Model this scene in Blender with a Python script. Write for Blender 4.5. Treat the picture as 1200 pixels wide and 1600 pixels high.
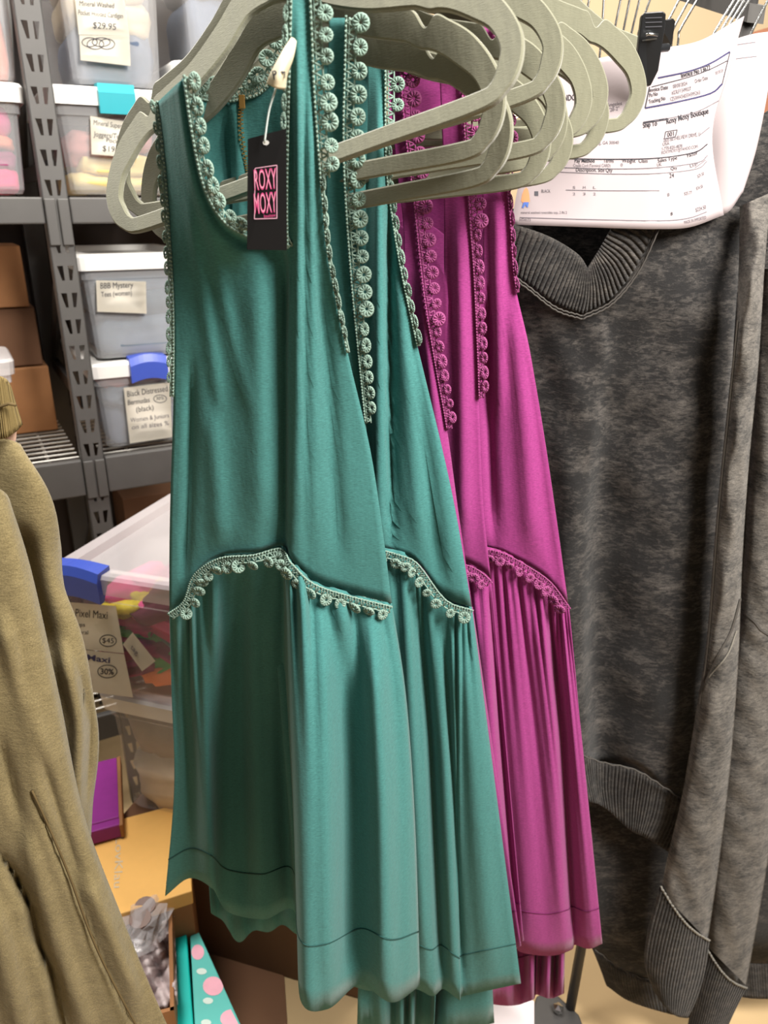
import bpy, bmesh, math, random
import numpy as np
from mathutils import Vector, Matrix
from mathutils.bvhtree import BVHTree
for o in list(bpy.data.objects): bpy.data.objects.remove(o)
scn = bpy.context.scene
COL = scn.collection
rnd = random.Random(7)
nrs = np.random.RandomState(5)

# ------------------------------------------------------------------ camera
FPX = 1210.0; PITCH = math.radians(21.5); CH = 1.45
cp, sp = math.cos(PITCH), math.sin(PITCH)
cam = bpy.data.cameras.new('camera')
cam.sensor_fit = 'HORIZONTAL'; cam.sensor_width = 36.0; cam.lens = 36.0*FPX/1200.0
cam.clip_start = .02
cam.dof.use_dof = True; cam.dof.focus_distance = .78; cam.dof.aperture_fstop = 11.0
camo = bpy.data.objects.new('camera', cam); COL.objects.link(camo)
camo.location = (0, 0, CH); camo.rotation_euler = (math.pi/2-PITCH, 0, 0)
scn.camera = camo
# ------------------------------------------------------------------ world, lights, exposure
w = bpy.data.worlds.new('room_light'); scn.world = w; w.use_nodes = True
w.node_tree.nodes['Background'].inputs[0].default_value = (1.0, .965, .92, 1)
w.node_tree.nodes['Background'].inputs[1].default_value = .075
def area(name, loc, target, sx, sy, power, color):
    l = bpy.data.lights.new(name, 'AREA'); l.shape = 'RECTANGLE'; l.size = sx; l.size_y = sy
    l.energy = power; l.color = color
    o = bpy.data.objects.new(name, l); COL.objects.link(o); o.location = loc
    d = Vector(target)-Vector(loc); o.rotation_euler = d.to_track_quat('-Z', 'Y').to_euler()
    return o
area('ceiling_lamp', (1.1, -.2, 2.7), (.05, .8, 1.0), .6, 1.2, 84, (1.0, .96, .9))
area('ceiling_lamp', (-.75, 1.2, 2.85), (-.75, 1.3, .8), .6, 1.0, 38, (1.0, .95, .88))
area('ceiling_lamp', (.6, 2.2, 2.8), (.6, 2.0, 0), 1.2, .6, 13, (1.0, .95, .87))
scn.view_settings.view_transform = 'Standard'; scn.view_settings.look = 'None'
scn.view_settings.exposure = .85; scn.view_settings.gamma = 1.0
scn.view_settings.use_curve_mapping = False

# ------------------------------------------------------------------ helpers
def ray(px, py):
    u = (px-600.0)/FPX; v = (800.0-py)/FPX
    return np.array([u, cp+v*sp, -sp+v*cp])
YS = 0.0
def at(px, py, Y):
    Y = Y+YS; d = ray(px, py); P = d*(Y/d[1]); return np.array([P[0], P[1], P[2]+CH])
def atz(px, py, z):
    d = ray(px, py); P = d*((z-CH)/d[2]); return np.array([P[0], P[1], z])
def lin(c):
    return tuple((x/255/12.92 if x/255 <= .04045 else ((x/255+.055)/1.055)**2.4) for x in c)
def tag(o, label=None, cat=None, group=None, kind=None):
    if label: o['label'] = label
    if cat: o['category'] = cat
    if group: o['group'] = group
    if kind: o['kind'] = kind
    return o
def empty(name, loc=(0, 0, 0)):
    o = bpy.data.objects.new(name, None); COL.objects.link(o); o.location = [float(v) for v in loc]; o.empty_display_size = .02
    return o
def link(name, me, m=None, parent=None, smooth=True):
    if m is not None and not me.materials: me.materials.append(m)
    o = bpy.data.objects.new(name, me); COL.objects.link(o)
    if smooth: me.polygons.foreach_set('use_smooth', [True]*len(me.polygons))
    if parent is not None:
        o.parent = parent
        p = parent; off = Vector((0, 0, 0))
        while p is not None: off += p.location; p = p.parent
        o.location = -off
    return o
def mesh(name, V, Fc, m=None, parent=None, smooth=True):
    me = bpy.data.meshes.new(name); me.from_pydata([tuple(map(float, v)) for v in V], [], [tuple(map(int, f)) for f in Fc]); me.update()
    return link(name, me, m, parent, smooth)
class MB:
    def __init__(s): s.V = []; s.F = []
    def add(s, V, F):
        n = len(s.V); s.V += [tuple(map(float, v)) for v in V]; s.F += [tuple(int(i)+n for i in f) for f in F]; return s
    def box(s, c, sz, ax=None):
        c = np.array(c, float); h = np.array(sz, float)/2
        A = np.eye(3) if ax is None else np.array(ax, float)
        V = [c+A.T@(h*np.array(k)) for k in ((-1,-1,-1),(1,-1,-1),(1,1,-1),(-1,1,-1),(-1,-1,1),(1,-1,1),(1,1,1),(-1,1,1))]
        return s.add(V, [(0,3,2,1),(4,5,6,7),(0,1,5,4),(1,2,6,5),(2,3,7,6),(3,0,4,7)])
    def hexa(s, V):
        return s.add(V, [(0,3,2,1),(4,5,6,7),(0,1,5,4),(1,2,6,5),(2,3,7,6),(3,0,4,7)])
    def tube(s, P, r, k=6, closed=False):
        P = np.array(P, float); n = len(P)
        R = np.full(n, r) if np.isscalar(r) else np.array(r)
        T = np.roll(P, -1, 0)-np.roll(P, 1, 0)
        if not closed: T[0] = P[1]-P[0]; T[-1] = P[-1]-P[-2]
        T /= np.linalg.norm(T, axis=1)[:, None]+1e-12
        a = np.array([0, 0, 1.]) if abs(T[0][2]) < .9 else np.array([1., 0, 0])
        V = []; 
        for i in range(n):
            a = a-T[i]*a.dot(T[i]); a /= np.linalg.norm(a)+1e-12; b = np.cross(T[i], a)
            for j in range(k):
                t = 2*math.pi*j/k; V.append(P[i]+R[i]*(math.cos(t)*a+math.sin(t)*b))
        F = []
        for i in range(n if closed else n-1):
            i2 = (i+1) % n
            for j in range(k): F.append((i*k+j, i*k+(j+1) % k, i2*k+(j+1) % k, i2*k+j))
        if not closed: F += [tuple(range(k))[::-1], tuple((n-1)*k+j for j in range(k))]
        return s.add(V, F)
    def build(s, name, m, parent=None, smooth=False, bevel=0):
        o = mesh(name, s.V, s.F, m, parent, smooth)
        if bevel:
            md = o.modifiers.new('bevel', 'BEVEL'); md.width = bevel; md.segments = 2; md.limit_method = 'ANGLE'
        return o
def cr(P, n):
    P = np.array(P, float); k = len(P)
    if k == 2:
        t = np.linspace(0, 1, n+1).reshape((-1,)+(1,)*(P.ndim-1)); return P[0]*(1-t)+P[1]*t
    E = np.concatenate([[2*P[0]-P[1]], P, [2*P[-1]-P[-2]]]); out = []
    for i in range(k-1):
        a, b, c, d = E[i:i+4]
        for j in range(n):
            t = j/n
            out.append(.5*((2*b)+(-a+c)*t+(2*a-5*b+4*c-d)*t*t+(-a+3*b-3*c+d)*t**3))
    out.append(P[-1]); return np.array(out)
def cgrid(C, nv, nu):
    g = cr(np.array(C, float), nv); g = np.swapaxes(g, 0, 1); g = cr(g, nu); return np.swapaxes(g, 0, 1)
FK = 1.0
def folds(g, fl):
    """fl: (polyline [(px,py)..], amplitude toward the camera in m, width px)"""
    for poly, amp, wd in fl:
        poly = np.array(poly, float)
        xs = np.interp(g[..., 1], poly[:, 1], poly[:, 0])
        y0, y1 = poly[0, 1], poly[-1, 1]; L = max(y1-y0, 1)
        fade = np.clip((g[..., 1]-y0)/(L*.18)+.15, 0, 1)*np.clip((y1-g[..., 1])/(L*.18)+.3, 0, 1)
        fade = np.where((g[..., 1] < y0-L*.1) | (g[..., 1] > y1+L*.1), 0, fade)
        g[..., 2] -= FK*amp*fade*np.exp(-((g[..., 0]-xs)/wd)**2)
    return g
def g3(g):
    u = (g[..., 0]-600)/FPX; v = (800-g[..., 1])/FPX
    Y = g[..., 2]+YS; dy = cp+v*sp; t = Y/dy
    return np.stack([u*t, Y, (-sp+v*cp)*t+CH], -1)
def gfaces(r, c, off=0, flip=False):
    F = []
    for i in range(r-1):
        for j in range(c-1):
            q = (off+i*c+j, off+(i+1)*c+j, off+(i+1)*c+j+1, off+i*c+j+1)
            F.append(q[::-1] if flip else q)
    return F
def gmesh(name, grids, m, parent=None, thick=.0012, uv=True):
    V = []; F = []
    for P in grids:
        n = len(V); r, c = P.shape[:2]; V += [tuple(p) for p in P.reshape(-1, 3)]; F += gfaces(r, c, n)
    o = mesh(name, V, F, m, parent, True)
    bm = bmesh.new(); bm.from_mesh(o.data); bmesh.ops.remove_doubles(bm, verts=bm.verts, dist=2e-5); bm.to_mesh(o.data); bm.free()
    if thick:
        md = o.modifiers.new('thickness', 'SOLIDIFY'); md.thickness = thick; md.offset = 0
    return o
def bvh_of(o):
    bm = bmesh.new(); bm.from_mesh(o.data)
    bm.transform(Matrix.Translation(world_off(o))); b = BVHTree.FromBMesh(bm); bm.free(); return b
def world_off(o):
    off = Vector((0, 0, 0))
    while o is not None: off += o.location; o = o.parent
    return off

# ------------------------------------------------------------------ materials
def nodes(name):
    m = bpy.data.materials.new(name); m.use_nodes = True; nt = m.node_tree
    return m, nt, nt.nodes['Principled BSDF']
def N(nt, t, **k):
    n = nt.nodes.new(t)
    for a, b in k.items():
        if a in n.inputs: n.inputs[a].default_value = b
        else: setattr(n, a, b)
    return n
def plain(name, c, rough=.5, metal=0., bump=0., bscale=60., var=.12, spec=.4, trans=0.):
    m, nt, b = nodes(name); c = lin(c)
    b.inputs['Roughness'].default_value = rough; b.inputs['Metallic'].default_value = metal; b.inputs['Specular IOR Level'].default_value = spec
    tc = N(nt, 'ShaderNodeTexCoord'); nz = N(nt, 'ShaderNodeTexNoise', Scale=bscale, Detail=4.0)
    nt.links.new(tc.outputs['Object'], nz.inputs['Vector'])
    mx = N(nt, 'ShaderNodeMix', data_type='RGBA')
    mx.inputs[6].default_value = tuple(x*(1-var) for x in c)+(1,); mx.inputs[7].default_value = tuple(min(1, x*(1+var)) for x in c)+(1,)
    nt.links.new(nz.outputs[0], mx.inputs[0]); nt.links.new(mx.outputs[2], b.inputs['Base Color'])
    if bump:
        bp = N(nt, 'ShaderNodeBump', Strength=bump, Distance=.001); nt.links.new(nz.outputs[0], bp.inputs['Height']); nt.links.new(bp.outputs[0], b.inputs['Normal'])
    return m
def jersey(name, c, sheen=.12, var=.12):
    """soft knit: fine horizontal heather and slight crinkle relief"""
    m, nt, b = nodes(name); c = lin(c)
    b.inputs['Roughness'].default_value = .85; b.inputs['Specular IOR Level'].default_value = .15
    b.inputs['Sheen Weight'].default_value = sheen; b.inputs['Sheen Roughness'].default_value = .5
    tc = N(nt, 'ShaderNodeTexCoord'); mp = N(nt, 'ShaderNodeMapping'); mp.inputs['Scale'].default_value = (260, 260, 1500)
    nz = N(nt, 'ShaderNodeTexNoise', Scale=1.0, Detail=3.0)
    nt.links.new(tc.outputs['Object'], mp.inputs[0]); nt.links.new(mp.outputs[0], nz.inputs['Vector'])
    cr_ = N(nt, 'ShaderNodeValToRGB'); cr_.color_ramp.elements[0].position = .3; cr_.color_ramp.elements[1].position = .72
    cr_.color_ramp.elements[0].color = tuple(x*(1-var) for x in c)+(1,); cr_.color_ramp.elements[1].color = tuple(min(1, x*(1+var)) for x in c)+(1,)
    nt.links.new(nz.outputs[0], cr_.inputs[0]); nt.links.new(cr_.outputs[0], b.inputs['Base Color'])
    n2 = N(nt, 'ShaderNodeTexNoise', Scale=38.0, Detail=3.0); m2 = N(nt, 'ShaderNodeMapping'); m2.inputs['Scale'].default_value = (1.6, 1.6, .5)
    nt.links.new(tc.outputs['Object'], m2.inputs[0]); nt.links.new(m2.outputs[0], n2.inputs['Vector'])
    b1 = N(nt, 'ShaderNodeBump', Strength=.35, Distance=.0006); b2 = N(nt, 'ShaderNodeBump', Strength=.35, Distance=.003)
    nt.links.new(nz.outputs[0], b1.inputs['Height']); nt.links.new(n2.outputs[0], b2.inputs['Height'])
    nt.links.new(b2.outputs[0], b1.inputs['Normal']); nt.links.new(b1.outputs[0], b.inputs['Normal'])
    return m
def acid(name, dark, light, scale=22., lo=.5, hi=.78):
    """acid-washed knit: pale scratches and blotches over a dark ground"""
    m, nt, b = nodes(name)
    b.inputs['Roughness'].default_value = .9; b.inputs['Specular IOR Level'].default_value = .15; b.inputs['Sheen Weight'].default_value = .12
    tc = N(nt, 'ShaderNodeTexCoord'); mp = N(nt, 'ShaderNodeMapping'); mp.inputs['Scale'].default_value = (1, 1, 1.7); mp.inputs['Rotation'].default_value = (0, .3, 0)
    nt.links.new(tc.outputs['Object'], mp.inputs[0])
    nz = N(nt, 'ShaderNodeTexNoise', Scale=scale*.7, Detail=10.0, Roughness=.74, Distortion=.25); nt.links.new(mp.outputs[0], nz.inputs['Vector'])
    n3 = N(nt, 'ShaderNodeTexNoise', Scale=scale*4.5, Detail=6.0, Roughness=.65, Distortion=.6); m3 = N(nt, 'ShaderNodeMapping'); m3.inputs['Scale'].default_value = (.8, .8, 2.2); m3.inputs['Rotation'].default_value = (0, -.25, 0)
    nt.links.new(tc.outputs['Object'], m3.inputs[0]); nt.links.new(m3.outputs[0], n3.inputs['Vector'])
    ad = N(nt, 'ShaderNodeMix', data_type='FLOAT'); ad.inputs[0].default_value = .42; nt.links.new(nz.outputs[0], ad.inputs[2]); nt.links.new(n3.outputs[0], ad.inputs[3])
    r = N(nt, 'ShaderNodeValToRGB'); r.color_ramp.elements[0].position = lo-.03; r.color_ramp.elements[1].position = hi-.06
    r.color_ramp.elements[0].color = lin(dark)+(1,); r.color_ramp.elements[1].color = lin(light)+(1,)
    n2 = N(nt, 'ShaderNodeTexNoise', Scale=800.0, Detail=2.0); nt.links.new(tc.outputs['Object'], n2.inputs['Vector'])
    mx = N(nt, 'ShaderNodeMix', data_type='RGBA', blend_type='OVERLAY'); mx.inputs[0].default_value = .55
    nt.links.new(ad.outputs[0], r.inputs[0]); nt.links.new(r.outputs[0], mx.inputs[6]); nt.links.new(n2.outputs[0], mx.inputs[7]); nt.links.new(mx.outputs[2], b.inputs['Base Color'])
    bp = N(nt, 'ShaderNodeBump', Strength=.6, Distance=.004); nt.links.new(ad.outputs[0], bp.inputs['Height']); nt.links.new(bp.outputs[0], b.inputs['Normal'])
    return m
def plastic(name, c, a=.35, rough=.25):
    """milky translucent plastic"""
    m, nt, b = nodes(name); b.inputs['Base Color'].default_value = lin(c)+(1,); b.inputs['Roughness'].default_value = rough; b.inputs['Specular IOR Level'].default_value = .5
    tr = N(nt, 'ShaderNodeBsdfTransparent'); mx = N(nt, 'ShaderNodeMixShader'); mx.inputs[0].default_value = a
    nt.links.new(tr.outputs[0], mx.inputs[1]); nt.links.new(b.outputs[0], mx.inputs[2]); nt.links.new(mx.outputs[0], nt.nodes['Material Output'].inputs[0])
    return m
M = dict(
    teal=jersey('teal_jersey', (62, 116, 113), var=.2), teal_thread=plain('teal_thread', (30, 70, 66), .9), plum_thread=plain('magenta_thread', (104, 28, 80), .9), teal_lace=plain('teal_lace', (130, 152, 140), .9, bump=.6, bscale=900, spec=.1),
    plum=jersey('magenta_jersey', (142, 52, 114), var=.2), plum_lace=plain('magenta_lace', (146, 72, 118), .85, bump=.6, bscale=900, spec=.2),
    velvet=jersey('sage_velvet', (120, 119, 100), sheen=.5, var=.05), chrome=plain('chrome', (190, 190, 188), .22, 1.0, var=.03),
    coal=acid('charcoal_wash', (33, 32, 32), (104, 98, 93), 26, .5, .82), coal2=acid('grey_wash', (46, 45, 44), (122, 116, 109), 34, .42, .74), coalrib=acid('charcoal_rib', (44, 42, 41), (98, 92, 86), 60),
    thread=plain('seam_thread', (120, 116, 108), .9, var=.2), coalthread=plain('dark_seam', (70, 66, 62), .9),
    olive=acid('olive_fleece', (102, 90, 60), (134, 120, 86), 40, .3, .8), olive_dark=plain('olive_seam', (88, 72, 42), .9), olive_rib=plain('olive_rib', (118, 101, 62), .9, bump=.3, bscale=400),
    peach=plain('pink_lining', (196, 160, 140), .8),
    steel=plain('grey_steel', (84, 82, 80), .5, .1, bscale=20, bump=.1), darksteel=plain('dark_steel', (58, 56, 55), .5, .1), wire=plain('zinc_wire', (176, 172, 166), .4, .6),
    white=plain('white_plastic', (232, 230, 226), .35, var=.03), teal_plastic=plain('turquoise_plastic', (30, 148, 160), .35, var=.05), blue_plastic=plain('blue_plastic', (62, 84, 178), .35, var=.05),
    clear=plastic('clear_plastic', (210, 210, 212), .33), frosted=plastic('frosted_plastic', (226, 222, 222), .62), clearer=plastic('bright_clear_plastic', (226, 222, 224), .15), lidclear=plastic('lid_plastic', (232, 226, 228), .45), film=plastic('thin_film', (235, 232, 235), .3, .08),
    card=plain('label_card', (228, 222, 208), .7, var=.03), ink=plain('ink', (38, 36, 44), .7, var=.05), greyink=plain('grey_ink', (104, 98, 104), .8, var=.05),
    paper=plain('paper', (172, 160, 162), .75, var=.015, bscale=12), navy=plain('navy_ink', (44, 42, 84), .7),
    skin=plain('orange_print', (222, 150, 104), .8), blueink=plain('blue_print', (84, 116, 190), .8), darkink=plain('slate_print', (82, 82, 88), .8),
    black=plain('black_card', (27, 26, 27), .45, var=.05), blackplastic=plain('black_plastic', (30, 31, 33), .35, var=.05), pink=plain('pink_ink', (244, 96, 158), .5, var=.04), palepink=plain('pale_pink_ink', (255, 196, 220), .5, var=.02),
    brass=plain('brass', (196, 148, 84), .3, .8), cream=plain('cream_tag', (206, 194, 166), .6, var=.06), string=plain('nylon', (190, 200, 196), .3),
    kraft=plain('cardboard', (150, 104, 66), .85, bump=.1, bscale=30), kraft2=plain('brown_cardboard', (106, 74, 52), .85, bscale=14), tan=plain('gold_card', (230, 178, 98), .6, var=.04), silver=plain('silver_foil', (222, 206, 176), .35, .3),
    purplebox=plain('purple_card', (132, 34, 128), .6), turq=plain('turquoise_card', (0, 192, 182), .45, var=.03), mint=plain('mint_card', (96, 196, 188), .4, var=.04), dotpink=plain('pink_dot', (242, 178, 196), .5), dotwhite=plain('white_dot', (216, 234, 226), .5),
    tissue=plain('tissue', (192, 178, 178), .8, bump=.3, bscale=40), lens=plain('brown_lens', (92, 50, 24), .4), wall=plain('cream_wall', (206, 184, 150), .9, var=.03, bscale=3), floor=plain('floor_tan', (182, 156, 116), .75, bscale=6, var=.1), red=plain('rust_board', (156, 104, 78), .8),
    darkwood=plain('dark_wood', (52, 42, 37), .8, bscale=8), lav=plain('lavender_card', (206, 196, 198), .6, var=.04),
)
M['clear'].node_tree.nodes
cloth = {k: plain('cloth_'+k, c, .9, bump=.5, bscale=40, var=.18) for k, c in dict(
    denim=(84, 96, 116), navy=(52, 60, 78), beige=(190, 172, 140), yellow=(226, 202, 132), rose=(182, 122, 116), blush=(206, 160, 150), pink=(216, 84, 140), hotpink=(230, 60, 120), plum=(140, 44, 92), salmon=(206, 120, 92),
    green=(72, 150, 82), orange=(228, 130, 80), slate=(84, 100, 112), magenta=(188, 44, 110), cream=(214, 204, 188), white=(224, 220, 212), bluegrey=(104, 118, 132), lemon=(226, 206, 70), wine=(96, 34, 60), grey=(150, 142, 136)).items()}

# decals: writing laid on a surface
def text_mesh(s, bold=0.):
    cu = bpy.data.curves.new('t', 'FONT'); cu.body = s; cu.offset = bold; cu.resolution_u = 3
    o = bpy.data.objects.new('t', cu); COL.objects.link(o); dg = bpy.context.evaluated_depsgraph_get(); dg.update()
    me = bpy.data.meshes.new_from_object(o.evaluated_get(dg)); bpy.data.objects.remove(o); bpy.data.curves.remove(cu)
    V = np.array([v.co[:] for v in me.vertices]); F = [tuple(p.vertices) for p in me.polygons]; bpy.data.meshes.remove(me)
    return V, F
def onto(px, py, bvh, lift):
    d = Vector(ray(px, py)); d.normalize(); o = Vector((0, 0, CH))
    h = bvh.ray_cast(o, d)
    if h[0] is None:
        h = bvh.find_nearest(o+d*1.0)
        n = h[1]; n = n if n.dot(d) < 0 else -n
        return np.array(h[0]+n*lift)
    n = h[1] if h[1].dot(d) < 0 else -h[1]
    return np.array(h[0]+n*lift)
def text_on(s, base, hpx, bvh, m, parent, lift=.0006, bold=.0, name='lettering', up=None):
    """base: baseline polyline in photo pixels from the first to the last letter"""
    V, F = text_mesh(s, bold)
    if len(V) == 0: return
    V[:, 0] -= V[:, 0].min(); V[:, 0] /= V[:, 0].max(); V[:, 1] /= .7
    B = np.array(base, float); L = np.concatenate([[0], np.cumsum(np.linalg.norm(np.diff(B, axis=0), axis=1))]); L /= L[-1]
    d = B[-1]-B[0]; d /= np.linalg.norm(d)
    if up is None: up = np.array([d[1], -d[0]])*.5+np.array([0, -1])*.5 if abs(d[0]) > .5 else np.array([d[1], -d[0]])
    up = np.array(up, float); up /= np.linalg.norm(up)
    X = np.stack([np.interp(V[:, 0], L, B[:, 0]), np.interp(V[:, 0], L, B[:, 1])], -1)+up[None]*V[:, 1:2]*hpx
    return mesh(name, [onto(x, y, bvh, lift) for x, y in X], F, m, parent, False)
def line_on(pts, wpx, bvh, m, parent, lift=.0005, name='printed_line', n=4):
    P = cr(np.array(pts, float), n); T = np.gradient(P, axis=0); T /= np.linalg.norm(T, axis=1)[:, None]+1e-9; Nn = np.stack([-T[:, 1], T[:, 0]], -1)*wpx/2
    V = [onto(x, y, bvh, lift) for x, y in P+Nn]+[onto(x, y, bvh, lift) for x, y in P-Nn]; k = len(P)
    return mesh(name, V, [(i, i+1, k+i+1, k+i) for i in range(k-1)], m, parent, False)
def poly_on(pts, bvh, m, parent, lift=.0005, name='printed_shape'):
    return mesh(name, [onto(x, y, bvh, lift) for x, y in pts], [tuple(range(len(pts)))], m, parent, False)
def ring_on(cx, cy, rx, ry, wpx, bvh, m, parent, name='pen_ring'):
    a = np.linspace(0, 2*math.pi, 25); return line_on(np.stack([cx+rx*np.cos(a), cy+ry*np.sin(a)], -1), wpx, bvh, m, parent, name=name, n=1)

# ------------------------------------------------------------------ setting
FZ = 0.0
o = MB().box((.3, 1.6, -.02), (7, 6, .04)).build('floor', M['floor']); tag(o, kind='structure')
o = MB().box((.3, 3.2, 1.4), (7, .1, 3.0)).build('wall_back', M['wall']); tag(o, kind='structure')

# ------------------------------------------------------------------ shelving rack with bins (its own frame: a along the front, b into depth)
OX, OY = -.629, 1.60
e1 = np.array([.88, .475, 0]); e1 /= np.linalg.norm(e1); e2 = np.array([-e1[1], e1[0], 0]); ez = np.array([0, 0, 1.]); SAX = np.array([e1, e2, ez])
def S(a, b, z): return np.array([OX, OY, 0])+a*e1+b*e2+np.array([0, 0, z])
def SP(px, py, b):
    d = ray(px, py); t = (b+OX*e2[0]+OY*e2[1])/(d@e2); P = d*t; q = P-np.array([OX, OY, 0]); return float(q@e1), float(P[2]+CH)
Z1t = SP(85, 308, 0)[1]; Z1b = SP(85, 350, 0)[1]; Z2t = SP(150, 716, 0)[1]; Z2b = SP(150, 772, 0)[1]; Z3 = .30
rack = empty('shelving_rack', S(0, 0, 0)); tag(rack, 'dark grey steel shelving rack with slotted post, holding plastic bins', 'shelving')
UW = .046
def upright(a, b, slots, h=2.4):
    mb = MB()
    if slots:
        pitch = .052; n = int(h/pitch); hw = UW/2; xs = [-hw, -.0155, -.0045, .0045, .0155, hw]
        for i in range(n):
            z0 = i*pitch; zz = [z0, z0+.014, z0+.042, z0+pitch]
            def P(x, z): return S(a+x, b, z)
            def q(*p): mb.add([P(*k) for k in p], [(0, 1, 2, 3)])
            for x0, x1 in ((xs[0], xs[1]), (xs[2], xs[3]), (xs[4], xs[5])): q((x0, zz[0]), (x1, zz[0]), (x1, zz[3]), (x0, zz[3]))
            for x0, x1, sg in ((xs[1], xs[2], 1), (xs[3], xs[4], -1)):
                q((x0, zz[0]), (x1, zz[0]), (x1, zz[1]), (x0, zz[1])); q((x0, zz[2]), (x1, zz[2]), (x1, zz[3]), (x0, zz[3]))
                # wedge-shaped slot: the lower outer corner is closed
                if sg > 0: mb.add([P(x0, zz[1]), P(x0+.006, zz[1]), P(x0, zz[2])], [(0, 1, 2)])
                else: mb.add([P(x1, zz[1]), P(x1, zz[2]), P(x1-.006, zz[1])], [(0, 1, 2)])
        mb.box(S(a-hw+.001, b+.02, h/2), (.002, .04, h), SAX); mb.box(S(a+hw-.001, b+.02, h/2), (.002, .04, h), SAX)
    else:
        mb.box(S(a, b, h/2), (UW, .03, h), SAX)
    return mb.build('upright', M['steel'], rack)
upright(0, 0, True); upright(0, .52, False); upright(.683, 0, True); upright(.683, .52, False)
MB().box(S(-.16, .56, 1.2), (1.72, .02, 2.4), SAX).build('back_panel', M['darkwood'], rack)
for a0, a1 in ((-1.0, -.024), (.024, .66)):
    for zt, zb in ((Z1t, Z1b), (Z2t, Z2b), (Z3, Z3-.07)):
        MB().box(S((a0+a1)/2, .008, (zt+zb)/2), (a1-a0, .018, zt-zb), SAX).build('beam', M['steel'], rack, bevel=.003)
        MB().box(S((a0+a1)/2, .52, (zt+zb)/2), (a1-a0, .018, zt-zb), SAX).build('beam', M['steel'], rack)
        mb = MB()
        for k in range(14): b_ = .04+k*.035; mb.tube([S(a0, b_, zt-.004), S(a1, b_, zt-.004)], .0026, 5)
        for k in range(5): a_ = a0+.06+(a1-a0-.12)*k/4; mb.tube([S(a_, .02, zt-.01), S(a_, .52, zt-.01)], .003, 5)
        mb.build('wire_deck', M['wire'], rack)
for zt in (Z1t, Z2t):   # beam brackets on the post
    for a_ in (-.012, .012): MB().box(S(a_, -.004, zt-.045), (.02, .006, .085), SAX).build('bracket', M['steel'], rack, bevel=.002)
for z0, z1 in ((Z1b-.4, Z1b), (Z2b-.42, Z2b), (Z1t, Z1t+.5)):
    MB().tube([S(0, .03, z1-.03), S(0, .5, z0+.06)], .010, 6).build('brace', M['darksteel'], rack)
    MB().box(S(0, .26, z0+.05), (.014, .5, .03), SAX).build('side_rail', M['darksteel'], rack)

def lump(name, c, ax, sz, m, label, group, seed, wr=.35):
    """a folded, crumpled garment: a rounded slab with creases"""
    n = 14; rs = np.random.RandomState(seed); ph = rs.rand(6)*6.28; fr = 2+rs.rand(6)*5; V = []; F = []
    nu, nv = 18, 10
    for i in range(nv+1):
        th = -math.pi/2+math.pi*i/nv
        for j in range(nu):
            p = 2*math.pi*j/nu
            sg = lambda x, e: math.copysign(abs(x)**e, x)
            x = sg(math.cos(th), .28)*sg(math.cos(p), .35); y = sg(math.cos(th), .28)*sg(math.sin(p), .35); z = sg(math.sin(th), .8)
            k = 1+wr*.16*(math.sin(fr[0]*p+ph[0]+3*z)+math.sin(fr[1]*z+ph[1]+2*p)+.7*math.sin(fr[2]*2*z+fr[3]*p+ph[2]))
            V.append(np.array(c)+np.array(ax).T@(np.array([x*sz[0]/2*(1-.3*wr+.3*wr*k), y*sz[1]/2*min(k, 1.12), z*sz[2]/2*k])))
    for i in range(nv):
        for j in range(nu): F.append((i*nu+j, i*nu+(j+1) % nu, (i+1)*nu+(j+1) % nu, (i+1)*nu+j))
    o = mesh(name, V, F, m, None, True); tag(o, label or None, 'garment', group or None)
    return o
def bin_(org, ax, W, D, Hh, label, lid=M['white'], clip=None, clipw=(.33, .62), body=M['clear'], lidh=.03, arch=False):
    """storage bin: tapered shell, rim lid, latch; org = front-left-bottom corner"""
    org = np.array(org, float); ax = np.array(ax, float); t = empty('storage_bin', org); tag(t, label, 'bin')
    L = lambda x, y, z: org+ax[0]*x+ax[1]*y+ax[2]*z
    tp = .018; mb = MB()
    def loop(z, ins, r=.02):
        pts = []
        for cx, cy, a0 in ((W-ins-r, ins+r, -90), (W-ins-r, D-ins-r, 0), (ins+r, D-ins-r, 90), (ins+r, ins+r, 180)):
            for k in range(4): a = math.radians(a0+30*k); pts.append(L(cx+r*math.cos(a), cy+r*math.sin(a), z))
        return pts
    V = loop(.004, tp)+loop(.012, tp-.004)+loop(Hh-.03, .006)+loop(Hh-.03, .002)+loop(Hh, .0); F = [tuple(range(16))[::-1]]
    for i in range(4):
        for j in range(16): F.append((i*16+j, i*16+(j+1) % 16, (i+1)*16+(j+1) % 16, (i+1)*16+j))
    o = mesh('body', V, F, body, t, False)
    V = loop(Hh-.012, -.006)+loop(Hh+lidh-.016, -.008)+loop(Hh+lidh-.010, -.004)+loop(Hh+lidh-.010, .022)+loop(Hh+lidh-.022, .03); F = []
    for i in range(4):
        for j in range(16): F.append((i*16+j, i*16+(j+1) % 16, (i+1)*16+(j+1) % 16, (i+1)*16+j))
    F.append(tuple(64+j for j in range(16)))
    lidm = lid
    mesh('lid', V, F, lidm, t, False)
    if clip:
        a0, a1 = clipw[0]*W, clipw[1]*W; mb = MB(); k = 9; V = []; F = []
        for i in range(k):
            x = a0+(a1-a0)*i/(k-1); up = .008*math.sin(math.pi*i/(k-1)) if arch else 0
            for y, z in ((-.016, Hh-.026+up), (-.018, Hh+lidh-.02+up), (-.012, Hh+lidh-.004+up), (.02, Hh+lidh-.002+up*.5), (.02, Hh+lidh-.012), (-.006, Hh-.026+up)): V.append(L(x, y, z))
        for i in range(k-1):
            for j in range(6): F.append((i*6+j, (i+1)*6+j, (i+1)*6+(j+1) % 6, i*6+(j+1) % 6))
        F += [(0, 1, 2, 3, 4, 5), tuple((k-1)*6+j for j in range(6))[::-1]]
        mesh('latch', V, F, clip, t, False)
    return t, L
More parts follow.
